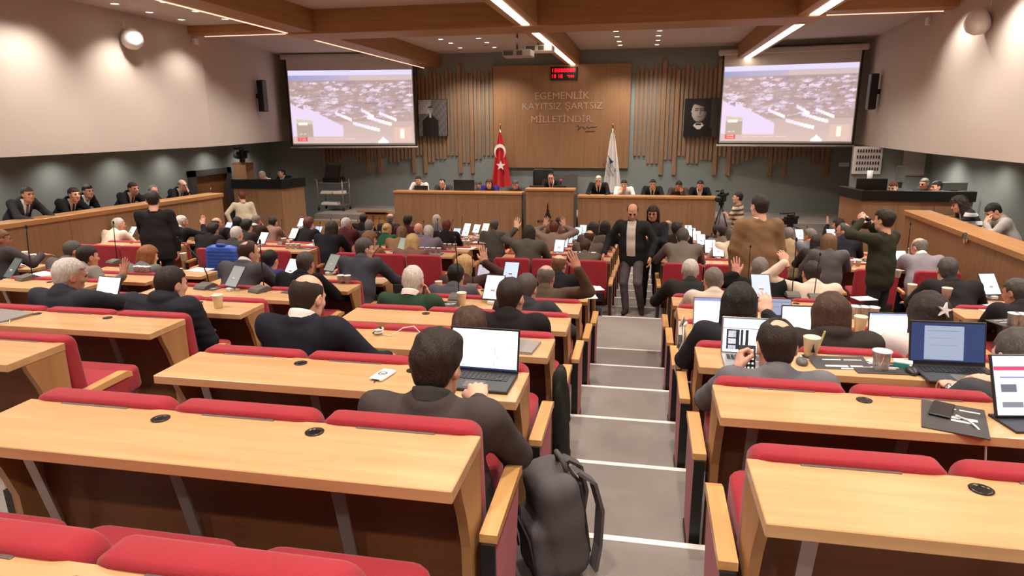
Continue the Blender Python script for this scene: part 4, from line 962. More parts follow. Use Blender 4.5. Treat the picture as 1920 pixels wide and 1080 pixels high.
def person(label, root, rz, s, kind='sit', lean=8, tilt=0, left='desk', right='desk', head=(0, 0, 0), hair='short', hc='dark', sk='fair', top=(40, 40, 46), style='suit', legs=(34, 34, 40),
           collar=None, shirt=None, tie=None, near=False, walk=0, group=None, shoes=(30, 26, 24), glasses=False):
    h, hh = (.0145, .0075) if near else (.025, .0125)
    J = joints(kind, lean, tilt, left, right); akey = (kind, lean, tilt, str(left), str(right), h); bkey = akey+(head,)
    t = thing('person', label, 'person', root, rz, group); t.scale = (s, s, s)
    b = obj('body', body_mesh(bkey, kind, J, head, h, hh), None, t); slots(b, [skin(sk), EYE, hairm(hc if hair else 'grey'), LIP])
    c = obj({'suit': 'suit_jacket', 'puffer': 'puffer_jacket', 'sweater': 'sweater', 'shirt': 'shirt', 'coat': 'coat', 'short': 't_shirt'}[style], top_mesh(akey, kind, J, h, style), None, t); slots(c, [cloth(top)])
    tm = trouser_mesh(kind, h, walk); c = obj('trousers', tm, None, t); slots(c, [cloth(legs)])
    for i_ in (0, 1): c = obj('shoe', MESHC[('shoe%d' % i_, kind, h, walk)], None, t); slots(c, [cloth(shoes)])
    hm = rotm(*head)
    if hair:
        k = ('hairmesh', hair, hh)
        if k not in MESHC: MESHC[k] = to_mesh('hair', [(*hair_mesh(hair, hh*1.1), 0)], 1)
        c = obj('hair', MESHC[k], None, t, tuple(J['head'])); slots(c, [hairm(hc)]); c.rotation_euler = Matrix(hm.tolist()).to_euler()
    if collar: c = obj('collar', neck_ring(akey, J, kind), None, t); slots(c, [cloth(collar)])
    if shirt: c = obj('shirt_front', shirt_mesh(akey, J, .012, 'shirt_front'), None, t); slots(c, [cloth(shirt)])
    if tie: c = obj('necktie', shirt_mesh(akey, J, .010, 'necktie'), None, t); slots(c, [cloth(tie)])
    if glasses:
        g = MB()
        for sx in (-1, 1):
            g.tube([(sx*.031+.021*math.cos(a*math.pi/6), .103, .0+.018*math.sin(a*math.pi/6)) for a in range(13)], .0022, 5); g.tube([(sx*.052, .1, .004), (sx*.083, .02, .004), (sx*.086, -.01, -.002)], .002, 5)
        g.tube([(-.011, .105, .004), (.011, .105, .004)], .0022, 5)
        c = obj('glasses', g, DARKP, t, tuple(J['head'])); c.rotation_euler = Matrix(hm.tolist()).to_euler()
    PPL.append(t); return t, J
def seated(label, u, v, row, rz=0, hipoff=.24, s=1.02, Yhip=None, zf=None, lean=None, hw=None, **kw):
    # sits in the given row; the lean of the back is chosen so that the head comes to its height in the photograph
    yh = yd(row)+hipoff if Yhip is None else Yhip; z0 = tz(row) if zf is None else zf
    if hw:
        d_ = ray(u, v); op = FPX*.182/hw; yh = min(yd(row)+.46, max(yd(row)+.25, d_.y*op-.17)); q = at(u, v, yh+.17)-Vector((0, 0, CZ)); s = min(1.14, max(.88, hw*q.dot(AF)/FPX/.182)); s = .5+.5*s
    best = None; cz, sz = math.cos(R_(rz)), math.sin(R_(rz))
    for ln in ([lean] if lean is not None else range(0, 31, 5)):
        J = joints('sit', ln, kw.get('tilt', 0), 'desk', 'desk'); hd = J['head']*s
        yy = yh+sz*hd[0]+cz*hd[1]; p = at(u, v, yy); e = abs(p.z-(z0+hd[2]))
        if best is None or e < best[0]-.004: best = (e, ln, hd, p)
    e, ln, hd, p = best
    x = p.x-(cz*hd[0]-sz*hd[1]); zr = p.z-hd[2]; zr = max(z0-.34, min(z0+.12, zr))
    for sd_ in ('left', 'right'):       # a wrist given by its place in the room
        a = kw.get(sd_)
        if isinstance(a, tuple) and isinstance(a[0], Vector):
            q = (Matrix.Rotation(-R_(rz), 3, 'Z') @ (a[0]-Vector((x, yh, zr))))/s; kw[sd_] = (tuple(round(c_, 3) for c_ in q), a[1], a[2], a[3], 1)
    return person(label, (x, yh, zr), R_(rz), s, lean=ln, **kw)
def standing(label, u, v, Y, zf, rz=0, lean=2, tilt=0, **kw):
    J = joints('stand', lean, tilt, 'down', 'down'); cz, sz = math.cos(R_(rz)), math.sin(R_(rz)); p = at(u, v, Y); s = (p.z-zf)/J['head'][2]; hd = J['head']*s
    return person(label, (p.x-(cz*hd[0]-sz*hd[1]), Y-(sz*hd[0]+cz*hd[1]), zf), R_(rz), s, kind='stand', lean=lean, tilt=tilt, **kw)
# ------------------------------------------------------------------ the people
W = (226, 220, 212); K = (30, 29, 31); NV = (36, 38, 48); GY = (84, 82, 84); BR = (92, 74, 60); CR = (222, 206, 186)
S = seated
# rear rows, desks behind the cross aisle
S('man in dark brown suit typing on a black laptop, grey backpack beside his seat', 820, 684, 0, near=True, hair='full', hc='dark', top=(74, 66, 63), left='type', right=(atz(892, 752, dz(1)+.075), (-.15, .9, .25), (0, .3, -1), 'type'), head=(-6, -16, 0), collar=(60, 56, 54), hipoff=.18, hw=100)
S('bald crowned man in navy suit leaning over his desk with white earphones', 578, 556, 1, near=True, hair='ring', hc='dark', top=(38, 39, 48), left='desk_in', right='wide', head=(-12, -18, 0), collar=W, hipoff=.2, hw=62)
S('person with brown hair slumped low in front of the black laptop', 880, 622, 1, near=True, hair='full', hc='brown', top=(60, 52, 48), left='lap', right='lap', head=(10, -20, 0), hw=66)
S('man in grey sweater with thinning crown holding a phone beside a laptop', 1455, 648, 1, near=True, hair='recede', hc='dark', top=(110, 108, 112), style='sweater', left=(at(1384, 697, 3.28), (-.1, .6, .8), (-1, .2, 0), 'grip'), right='desk', head=(4, -16, 0), hipoff=.16, legs=(150, 154, 164), hw=84)
_, WATCHJ = S('short sleeved person with silver wristwatch typing on the large dark laptop', 1908, 668, 1, near=True, hair='short', hc='dgrey', top=(70, 70, 74), style='short', left=(atz(1790, 728, dz(2)+.05), (-.1, 1, -.05), (0, 0, -1), 'type'), right=(atz(1868, 716, dz(2)+.05), (-.5, .9, -.05), (0, 0, -1), 'type'), head=(14, -15, 0), hw=84)
S('man in black quilted jacket leaning out towards the aisle', 322, 532, 2, near=True, hair='short', hc='dark', top=(42, 43, 50), style='puffer', left='desk_in', right='lap', head=(-18, -8, 0), tilt=6, hw=56)
PT, PJ = S('white haired man in dark suit pointing a pen at a white tablet', 132, 516, 2, near=True, hair='short', hc='white', sk='mid', top=(50, 51, 58), left='desk', right=(atz(258, 556, dz(3)+.05), (.3, 1, .05), (0, 0, -1), 'grip'), head=(-26, -12, 0), hw=56)
q_ = PJ[1][2]+PJ[1][3]*.09; PENPOS = tuple(Vector(PT.location)+Matrix.Rotation(PT.rotation_euler.z, 3, 'Z') @ Vector(q_)*PT.scale.x+Vector((0, 0, .0)))
S('man in black jacket with short dark hair beside the open tablet', 958, 556, 2, near=True, hair='short', hc='dark', top=(36, 33, 33), left='desk', right='desk_in', head=(-14, -10, 0), hw=54)
S('woman with black wavy hair in black top at a white laptop', 1386, 572, 2, near=True, hair='bob', hc='black', top=(46, 44, 48), style='sweater', left='desk', right=(at(1436, 588, yd(2)+.62), (0, .5, .85), (0, .8, -.6), 'relax'), head=(-8, -12, 0), hw=64)
S('woman with long straight brown hair between two laptops', 1556, 590, 2, near=True, hair='long', hc='brown', top=(56, 50, 46), style='puffer', left='desk', right='desk', head=(0, -12, 0), hw=62)
S('woman with dark hair pinned by a starfish clip, white blouse', 1738, 590, 2, near=True, hair='bob', hc='dark', top=(226, 214, 208), style='sweater', left='desk', right='desk_in', head=(6, -12, 0), hw=62)
S('white haired man in green sweater over a pale collar', 775, 526, 3, near=True, hair='buzz', hc='white', sk='pink', top=(46, 68, 50), style='sweater', collar=(226, 206, 196), left='desk', right='face', head=(0, -12, 0), hw=47)
S('grey haired man in charcoal jacket resting behind the raised arm', 988, 540, 3, near=True, hair='short', hc='dgrey', top=(58, 56, 62), left='desk', right='wide', head=(-10, -14, 0), hw=40)
S('bald man in brown jacket raising his hand above his head', 1024, 520, 4, near=True, hair='ring', hc='grey', sk='pink', top=(92, 76, 62), left='desk', right=(at(1083, 503, yd(4)+.33), (-.45, .2, .9), (0, 1, 0), 'open'), head=(-10, -16, 0), hw=37)
S('dark haired man in grey jacket behind the tall microphone', 855, 517, 4, near=True, hair='short', hc='black', top=(86, 84, 92), left='desk', right='desk', head=(0, -14, 0), hw=34)
S('grey haired man in black jacket resting his forearm on the desk end', 573, 494, 4, near=True, hair='short', hc='dgrey', sk='mid', top=K, left='desk', right='wide', head=(0, -10, 0), hw=35)
S('brown haired man in grey suit with white collar facing his neighbour', 468, 474, 4, near=True, hair='recede', hc='brown', top=(84, 82, 86), collar=W, left='desk', right='desk', head=(-40, -6, 0), hw=40)
S('man with dark hair and light grey jacket raising his hand over the desk end', 165, 481, 4, near=True, hair='short', hc='dark', sk='mid', top=(140, 130, 122), left='desk', right=(at(232, 515, yd(4)+.55), (.15, .2, 1), (0, 1, 0), 'open'), head=(-20, -6, 0), hw=40)
S('man in off white jacket with grey hair facing the stage', 1337, 526, 4, near=True, hair='short', hc='grey', top=(212, 194, 178), left='desk', right='desk', head=(10, -8, 0), hw=39)
S('man in dark suit with hand resting on white sheets at the desk end', 1904, 548, 4, near=True, hair='short', hc='dgrey', sk='mid', top=(44, 42, 44), left='desk_in', right='desk', head=(30, -14, 0), hw=40)
S('bald crowned man in black suit beneath the raised hand', 1048, 497, 5, near=True, hair='ring', hc='lbrown', top=(34, 33, 36), left='desk', right='desk', head=(-12, -14, 0), hw=30)
S('blonde woman in brown leather jacket raising her hand', 872, 500, 5, near=True, hair='bob', hc='blonde', top=(74, 54, 48), left='desk', right=(at(908, 492, yd(5)+.5), (-.15, .2, 1), (0, 1, 0), 'open'), head=(-24, -16, 0), hw=34)
S('broad man in blue grey suit turned towards his neighbour at the block end', 684, 466, 5, near=True, hair='short', hc='dgrey', top=(66, 66, 74), left='desk', right='wide', head=(-45, -8, 0), hw=37)
S('woman with black hair in a violet blue top beside a tablet', 507, 488, 5, hair='short', hc='black', top=(60, 58, 110), style='sweater', left='desk', right='desk', head=(0, -12, 0), hw=33)
S('person with ginger hair sitting behind the row of water cups', 279, 480, 5, near=True, hair='bob', hc='ginger', top=(110, 112, 108), style='sweater', left='desk', right='desk', head=(-20, -10, 0), hw=40)
S('grey haired man next to the man in light grey jacket', 138, 470, 5, hair='short', hc='dgrey', sk='mid', top=(92, 88, 86), left='desk', right='desk', head=(-30, -10, 0), hw=32)
S('person in dark sleeve reaching over papers by the wooden box front', 2, 448, 5, hair='short', hc='lbrown', sk='tan', top=(70, 64, 66), left='desk', right=((.30, .36, -.16), (.2, 1, -.2), (0, 0, -1), 'flat'), head=(-30, -6, 0))
S('white haired man in dark suit at the aisle end beside the off white jacket', 1294, 508, 5, near=True, hair='short', hc='white', top=(46, 44, 42), left='wide', right='desk', head=(0, -6, 0), hw=38)
S('grey haired man in black suit showing his palm', 1424, 504, 5, near=True, hair='buzz', hc='grey', sk='pink', top=(32, 31, 34), left=(at(1381, 515, yd(5)+.5), (.12, .2, 1), (0, 1, 0), 'open'), right='desk', head=(0, -6, 0), hw=37)
S('man in cream jacket raising his arm, dark hair', 1521, 512, 5, near=True, hair='short', hc='dark', sk='mid', top=(218, 198, 176), left=(at(1473, 492, yd(5)+.52), (.3, .5, .7), (0, .8, -.5), 'relax'), right='desk', head=(6, -10, 0), hw=40)
S('broad man in dark suit with grey hair beside a tablet', 1776, 506, 5, near=True, hair='short', hc='dgrey', top=(44, 41, 42), left='desk', right='wide', head=(-8, -8, 0), hw=40)
# rows beyond the cross aisle
FR = [
 ('woman with long dark hair and raised sleeve in the first row beyond the cross aisle', 992, 438, 10, dict(hair='long', hc='dark', top=(86, 82, 72), style='coat', left=((.22, .22, .14), (0, .2, 1), (0, 1, 0), 'open'))),
 ('person with dark brown hair holding a white sheet by the tablets', 1097, 462, 10, dict(hair='short', hc='brown', top=(98, 90, 80), style='sweater', left='hold')),
 ('person with pinkish bald crown in front of the sheet holder', 1105, 445, 11, dict(hair='ring', hc='brown', top=(96, 84, 76))),
 ('woman with auburn hair tidying it with both hands', 1039, 428, 12, dict(hair='short', hc='auburn', top=(150, 128, 118), style='sweater', left='upface', right='upface')),
 ('woman with dark hair next to the woman in black coat', 1112, 430, 12, dict(hair='bob', hc='dark', top=(96, 86, 76), style='sweater')),
 ('woman in black coat with dark hair at the main aisle', 1135, 427, 13, dict(hair='bob', hc='dark', top=K, style='coat', right='wide')),
 ('person with brown hair near the black tower emblem', 1049, 417, 14, dict(hair='short', hc='brown', top=(110, 96, 84))),
 ('man in grey jacket with dark hair near the lit screens', 927, 424, 13, dict(hair='short', hc='dgrey', top=(98, 94, 88), right='wide')),
 ('blonde woman seen from behind over the red seat backs', 774, 455, 10, dict(hair='bob', hc='blonde', top=(120, 84, 76), style='sweater', right='hold', s=1.12)),
 ('brown curly haired person turned beside the blue grey suit', 694, 449, 10, dict(hair='curly', hc='lbrown', top=(150, 110, 84), style='sweater', head=(-50, -5, 0))),
 ('woman with blonde bun in green jacket', 726, 431, 12, dict(hair='bun', hc='blonde', top=(44, 84, 58), style='coat')),
 ('woman with ponytail next to the blonde bun', 754, 437, 11, dict(hair='pony', hc='lbrown', top=(140, 110, 80), style='sweater')),
 ('white haired person in grey violet top', 804, 435, 11, dict(hair='short', hc='white', top=(120, 108, 122))),
 ('bald man in grey violet sweater', 785, 430, 12, dict(hair=None, sk='pink', top=(104, 94, 108), style='sweater')),
 ('man in black jacket with reddish hand at his face', 838, 424, 12, dict(hair='short', hc='auburn', top=(38, 33, 36), right='face')),
 ('grey brown haired man taking a picture with a white phone', 693, 424, 12, dict(hair='short', hc='grey', top=(58, 54, 56), right='hold')),
 ('woman with black hair and dark red top', 765, 415, 13, dict(hair='full', hc='black', top=(86, 36, 44), style='sweater')),
 ('white haired person in grey with back to a microphone', 819, 414, 13, dict(hair='short', hc='white', top=(112, 108, 106))),
 ('bald man near the speaker lectern', 732, 411, 14, dict(hair='ring', hc='grey', sk='pink', top=(48, 46, 48))),
 ('dark haired person just below the speaker lectern', 682, 411, 14, dict(hair='short', hc='black', top=K)),
 ('white haired woman resting her cheek on her hand', 650, 420, 12, dict(hair='short', hc='white', sk='mid', top=(84, 40, 46), right='face', head=(-30, -6, 0))),
 ('dark brown haired woman in black coat beside cheek resting woman', 623, 429, 11, dict(hair='bob', hc='dark', top=K, style='coat', s=1.1)),
 ('woman with round brown hair in black jacket at a white sheet', 579, 420, 12, dict(hair='full', hc='auburn', top=(36, 33, 36), left='wide', s=1.1)),
 ('dark haired person alone before the wooden control desk', 512, 417, 13, dict(hair='short', hc='dark', top=(150, 116, 104), style='sweater')),
 ('grey blond man holding his forehead, white cuff', 481, 414, 13, dict(hair='short', hc='grey', sk='pink', top=(62, 50, 44), right='face', collar=W)),
 ('white haired bald man in dark jacket behind the blue coat', 444, 439, 10, dict(hair='buzz', hc='white', sk='pink', top=(60, 58, 56), s=1.14)),
 ('black haired person near the cream sweater', 446, 418, 12, dict(hair='short', hc='black', top=K)),
 ('dark haired person with broad black shoulders beside the forehead holder', 463, 425, 11, dict(hair='full', hc='black', top=(50, 46, 42), s=1.1)),
 ('bald man in dark coat turned sideways', 407, 419, 12, dict(hair='ring', hc='brown', sk='mid', top=(54, 44, 40), head=(-40, 0, 0))),
 ('dark haired person in black coat beside the raised palm', 400, 431, 11, dict(hair='full', hc='dark', top=(34, 31, 31), style='coat', s=1.1)),
 ('white haired man in black suit raising his palm, white cuff', 341, 417, 11, dict(hair='short', hc='white', sk='pink', top=K, collar=W, right=((.30, .26, .02), (0, .2, 1), (0, 1, 0), 'open'), head=(-20, 0, 0), s=1.12)),
 ('bald man in cream shirt below the officials box', 223, 421, 11, dict(hair='buzz', hc='white', sk='mid', top=(228, 208, 186), style='shirt', head=(-30, -4, 0), s=1.12)),
 ('older man in light grey suit bent over his desk', 1723, 464, 10, dict(hair='ring', hc='grey', sk='pink', top=(142, 136, 142), collar=W, left='desk', head=(25, -26, 0), s=1.12)),
 ('woman with long dark blonde hair beside white papers', 1553, 455, 10, dict(hair='long', hc='lbrown', top=(96, 90, 92), style='sweater')),
 ('dark haired person next to the long dark blonde hair', 1531, 456, 11, dict(hair='bob', hc='dark', top=(60, 52, 46), style='coat')),
 ('man in profile in dark suit with receding hair', 1580, 433, 12, dict(hair='recede', hc='dgrey', sk='mid', top=(46, 46, 54), head=(70, 0, 0), s=1.1)),
 ('grey haired man with orange collar', 1518, 442, 12, dict(hair='short', hc='grey', sk='mid', top=(120, 122, 132), collar=(214, 120, 80), head=(40, -6, 0))),
 ('person in beige jacket partly behind the brown coat', 1478, 440, 12, dict(hair='short', hc='grey', sk='mid', top=(178, 150, 116))),
 ('grey haired man in taupe jacket at the main aisle beyond the cross aisle', 1280, 444, 10, dict(hair='short', hc='dgrey', top=(112, 102, 92), left='wide', s=1.1)),
 ('person in cream jacket beside the brown coat', 1370, 443, 11, dict(hair='short', hc='dgrey', top=(222, 204, 180))),
 ('man in taupe jacket with hand under his chin', 1354, 436, 12, dict(hair='short', hc='dark', sk='mid', top=(120, 108, 98), right='face', head=(30, 0, 0))),
 ('dark haired person below the tripod', 1344, 434, 14, dict(hair='full', hc='black', top=(44, 42, 38))),
 ('bald man half hidden by the two people in the aisle', 1252, 425, 13, dict(hair='ring', hc='grey', sk='mid', top=(96, 88, 80))),
 ('dark haired person beside the half hidden bald man', 1268, 430, 12, dict(hair='full', hc='dark', top=(46, 38, 34))),
]
for (lb, u, v, r, kw) in FR:
    k = dict(left='desk', right='desk', head=(0, -8, 0)); k.update(kw); S(lb, u, v, r, **k)
# podium: facing the hall
PD = [
 ('man in white shirt at the podium end, black screen before him', 784, 338, dict(hair='short', hc='dark', top=W, style='shirt', left='desk', right='desk')),
 ('balding man in dark grey suit and navy tie at the podium', 829, 343, dict(hair='recede', hc='dark', top=(64, 62, 66), shirt=W, tie=(34, 38, 58), left='desk', right='desk', head=(0, -14, 0))),
 ('man in grey suit bending behind a black monitor at the podium', 897, 347, dict(hair='short', hc='dgrey', top=(104, 100, 100), left='desk', right='desk', head=(-30, -20, 0))),
 ('woman in violet blue jacket with long brown hair', 917, 344, dict(hair='long', hc='brown', top=(58, 42, 122), style='suit', left='desk_in', right='desk_in')),
 ('man in dark brown jacket looking down at the podium', 966, 346, dict(hair='short', hc='dgrey', sk='mid', top=(74, 66, 62), left='desk', right='desk', head=(0, -24, 0))),
 ('presiding man with glasses behind the raised centre desk', 1033, 333, dict(hair='recede', hc='dark', sk='mid', top=(40, 38, 44), shirt=W, tie=(120, 40, 70), left='desk_in', right='desk_in', glasses=True)),
 ('white haired man with glasses next to the white flag', 1122, 338, dict(hair='short', hc='white', top=(36, 35, 40), shirt=W, tie=(50, 50, 60), left='desk', right='desk', glasses=True)),
 ('woman in white jacket with hand at her mouth', 1170, 346, dict(hair='short', hc='dark', top=(232, 226, 218), left='desk', right='face')),
 ('bearded man in black suit and black tie at the podium', 1224, 345, dict(hair='short', hc='black', sk='mid', top=(38, 37, 40), shirt=W, tie=(30, 30, 34), left='desk', right='desk')),
 ('man in brown suit leaning on his hand', 1273, 348, dict(hair='short', hc='black', sk='tan', top=(72, 60, 54), left='face', right='desk', head=(20, -18, 0))),
 ('man in black suit without tie at the podium corner', 1313, 347, dict(hair='short', hc='black', sk='mid', top=K, shirt=W, left='desk', right='desk', head=(0, -14, 0))),
]
for (lb, u, v, kw) in PD:
    hs = {'head': (0, -6, 0)}; hs.update(kw); S(lb, u, v, 16, rz=180, Yhip=19.05 if u != 897 else 19.5, zf=.95 if '1033' not in str(u) else 1.0, **hs)
# officials box on the red flag side: facing the hall
for (lb, u, v, kw) in (
 ('thin man in charcoal suit at the open end of the officials box', 52, 364, dict(hair='short', hc='dgrey', sk='mid', top=(58, 58, 62), shirt=W, tie=(110, 100, 100), left='desk', right='desk')),
 ('man in black suit leaning over the ledge beside the white striped tie', 139, 364, dict(hair='short', hc='dark', top=(32, 32, 36), shirt=W, tie=(60, 60, 80), left='desk', right='desk_in')),
 ('round faced man in black suit leaning back', 165, 358, dict(hair='short', hc='dark', sk='pink', top=(30, 30, 34), shirt=W, left='lap', right='desk')),
 ('man in black suit with red brown tie by the box microphone', 250, 353, dict(hair='short', hc='dark', sk='mid', top=(34, 34, 38), shirt=W, tie=(110, 50, 50), left='desk', right='desk')),
 ('older man with grey hair beside the standing black suit', 288, 358, dict(hair='recede', hc='grey', sk='pink', top=(46, 46, 50), shirt=W, tie=(70, 80, 120), left='desk', right='desk')),
 ('bald man with glasses holding his cheek near the door', 342, 347, dict(hair='ring', hc='grey', top=(38, 38, 40), shirt=W, tie=(60, 58, 60), left='face', right='desk', glasses=True))):
    S(lb, u, v, 16, rz=-90, Yhip=atx(u, v, -10.9 if u != 165 else -11.25).y, zf=1.17, head=(-12, -4, 0), s=1.08, **kw)
# box on the white flag side
S('woman with curly dark hair and black and white patterned top', 1797, 383, 16, rz=80, Yhip=atx(1797, 383, 5.35).y, zf=1.12, hair='curly', hc='dark', top=(34, 33, 36), style='sweater', left='chest', right='chest', head=(10, -20, 0), shirt=(214, 210, 206), near=True)
S('man in pale grey sweater bent over the ledge with hand at his brow', 1862, 396, 16, rz=80, Yhip=atx(1862, 396, 5.35).y, zf=1.12, hair='short', hc='black', top=(176, 168, 160), style='sweater', left='face', right='desk', head=(10, -40, 0), near=True, lean=25)
# control desks
S('white haired operator in white shirt behind the black rimmed desk', 491, 329, 16, rz=150, Yhip=18.5, zf=.9, hair='buzz', hc='white', sk='pink', top=W, style='shirt', left='desk', right='desk', head=(-20, -20, 0))
S('operator in black suit behind the black rimmed desk', 528, 324, 16, rz=165, Yhip=18.5, zf=.95, hair='short', hc='dark', top=K, shirt=W, left='desk', right='desk', head=(-25, 0, 0))
S('operator in pale shirt with hand at his mouth by the computer', 1675, 344, 16, rz=140, Yhip=15.4, zf=.85, hair='short', hc='auburn', sk='fair', top=(218, 208, 180), style='shirt', left='face', right='desk', head=(0, -14, 0))
S('bald operator in dark shirt behind the computer', 1733, 342, 16, rz=120, Yhip=16.4, zf=.85, hair='buzz', hc='dgrey', sk='tan', top=(52, 46, 46), style='shirt', left='desk', right='desk', head=(0, -10, 0))
S('operator in light grey sleeve with black headphones', 1756, 349, 16, rz=100, Yhip=15.6, zf=.85, hair='short', hc='black', sk='mid', top=(172, 166, 166), style='sweater', left='desk', right='desk', head=(0, -6, 0))
# standing people
standing('man in black blazer over white shirt walking up the aisle', 1186, 397, 10.1, .625, rz=168, lean=12, walk=1, hair='ring', hc='dark', sk='mid', top=(44, 44, 44), shirt=(226, 214, 204), legs=(92, 84, 86), left=((.30, .06, -.52), (.1, .25, -1), (-1, 0, 0), 'relax'), right=((.40, .10, -.50), (.35, .2, -1), (-1, 0, 0), 'relax'), head=(14, -26, 0), near=True, shoes=(60, 46, 40))
standing('curly haired person in black with glasses behind the walking man', 1224, 400, 11.0, .52, rz=170, hair='bob', hc='dark', sk='mid', top=(44, 42, 48), style='sweater', legs=(22, 24, 28), left='chest', right='down', head=(0, -6, 0), glasses=True, near=True)
standing('man in long brown coat standing with his back turned', 1424, 386, 8.55, .73, rz=10, hair='short', hc='dark', top=(134, 104, 76), style='coat', collar=W, legs=(60, 50, 44), left='down', right='down', head=(14, -6, 0), near=True)
standing('photographer in dark green jacket aiming a black camera', 1657, 412, 8.6, .73, rz=42, hair='cap', hc='dark', top=(54, 54, 42), style='sweater', legs=(44, 42, 42), left='cam', right=((.10, .27, .10), (-.2, .8, .5), (-1, 0, 0), 'grip'), head=(0, -2, 0), near=True)
standing('camera operator in brown and cream striped shirt', 1383, 370, 17.0, 0, rz=70, hair='short', hc='dark', top=(220, 200, 172), style='short', legs=(60, 58, 60), left='chest', right='down', head=(10, 0, 0))
S('woman in black with dark hair gesturing beside the control desk', 1572, 412, 15, rz=55, hair='bob', hc='dark', top=K, style='sweater', left='up', right='chest', head=(5, -4, 0))
standing('man in black suit standing before the officials box', 287, 374, 8.75, .73, rz=22, hair='short', hc='dark', top=(40, 37, 36), collar=(150, 140, 132), legs=(36, 34, 34), left='chest', right='down', head=(10, -8, 0), near=True)
standing('person in cream sweater with crossed shoulder strap near the door', 454, 368, 15.9, 0, rz=25, hair='short', hc='auburn', top=(214, 198, 168), style='sweater', legs=(38, 38, 40), left='back', right='down', head=(20, -10, 0))
# ------------------------------------------------------------------ things on the desks
def pd(u, v, r, up=0): p = atz(u, v, dz(r)); return (p.x, p.y, p.z+up)
SCRN = {}
def scr(c, e=.8):
    k = (c, e)
    if k not in SCRN: SCRN[k] = mat('screen_%d_%d_%d_%d' % (*c, int(e*100)), c, .25, emit=c, estr=e)
    return SCRN[k]
def tilt(a): return Matrix.Rotation(R_(a), 4, 'X')
# tablets
T_T = Matrix.Translation((0, 0, .035)) @ tilt(-38)
tab_body = MB().box(-.089, .089, -.004, .004, 0, .245, c=.003).xf(T_T).mesh('bezel', DARKP)
tab_stand = MB().box(-.03, .03, .0, .10, 0, .006).box(-.02, .02, .045, .06, 0, .12).box(-.03, .03, -.03, .02, 0, .03, c=.004).mesh('stand', WHITEP)
TABS = {}
def tablet(u, v, r, label, c=(206, 218, 228), e=.8, rz=0, s=1.0, group=None):
    t = thing('tablet', label, 'tablet', pd(u, v, r), R_(rz), group); t.scale = (s, s, s)
    bz = obj('bezel', tab_body, None, t); obj('stand', tab_stand, None, t)
    k = (c, e)
    if k not in TABS: TABS[k] = MB().box(-.080, .080, -.0055, -.004, .010, .235).xf(T_T).mesh('display', scr(c, e))
    obj('display', TABS[k], None, bz); return t
WB = (226, 234, 242)
t = thing('tablet', 'large white tablet in dark case held by the white haired man', 'tablet', pd(200, 563, 3), R_(-6)); TT = Matrix.Translation((0, .0, .02)) @ tilt(-24)
obj('case', MB().box(-.125, .125, -.006, .008, 0, .19, c=.004).xf(TT), DARKP, t); obj('display', MB().box(-.116, .116, -.008, -.005, .012, .180).xf(TT), scr((250, 250, 252), 1.0), t); obj('display_line', MB().box(-.07, -.01, -.0095, -.008, .03, .036).xf(TT), scr((240, 150, 160), .7), t); obj('keyboard_flap', MB().box(-.125, .125, -.0, .12, 0, .008), DARKP, t)
for (u, v, r, lb, c, e, rz, s) in (
    (432, 545, 4, 'tablet reflecting a lamp between two microphones', (150, 156, 160), .35, -18, 1.0), (540, 528, 5, 'bright tablet beside the grey haired man in black', (244, 246, 248), .9, -16, 1.05), (616, 514, 6, 'dim green grey tablet on a stand at the blue grey suit', (128, 136, 130), .3, -20, 1.05),
    (921, 570, 4, 'bright tablet beside the tall grey microphone base', WB, .9, -6, 1.05), (955, 533, 5, 'blue lit tablet behind a paper cup', (176, 194, 228), .7, -4, 1.0), (1428, 566, 5, 'light blue tablet touched by a finger', (176, 192, 208), .7, 4, 1.1), (1862, 560, 6, 'pale blue tablet beside the broad man in dark suit', (196, 216, 240), .85, 14, 1.1), (14, 528, 5, 'dark tablet on a stand at the desk by the papers', (96, 108, 108), .2, -20, 1.1),
    (905, 535, 6, 'grey tablet lying low before the raised hands', (170, 176, 190), .4, -2, 1.0), (1332, 479, 11, 'white tablet beside the framed one near the taupe jacket', (236, 240, 244), .9, 3, 1.05), (1347, 486, 11, 'framed tablet with pale text near the taupe jacket', (214, 222, 224), .8, 3, 1.05)):
    tablet(u, v, r, lb, c, e, rz, s)
GT = 'tablets set up along the main aisle'
for i, (u, v, r) in enumerate(((1047, 477, 11), (1055, 468, 12), (1065, 460, 13), (1075, 452.5, 14), (1083, 446, 15), (1092, 440.5, 16))):
    tablet(u, v, r, 'upright tablet on the %s desk beyond the cross aisle, red flag side of main aisle' % ORD[i], (196, 208, 222) if i < 3 else (184, 208, 214), .75, -4, 1.0, GT)
for i, (u, v, r) in enumerate(((1315, 463, 13), (1307, 455, 14), (1298, 448, 15), (1291, 441.5, 16))):
    tablet(u, v, r, 'upright tablet on the %s desk beyond the cross aisle, white flag side of main aisle' % ORD[i+2], (224, 232, 240), .85, 5, 1.0, GT)
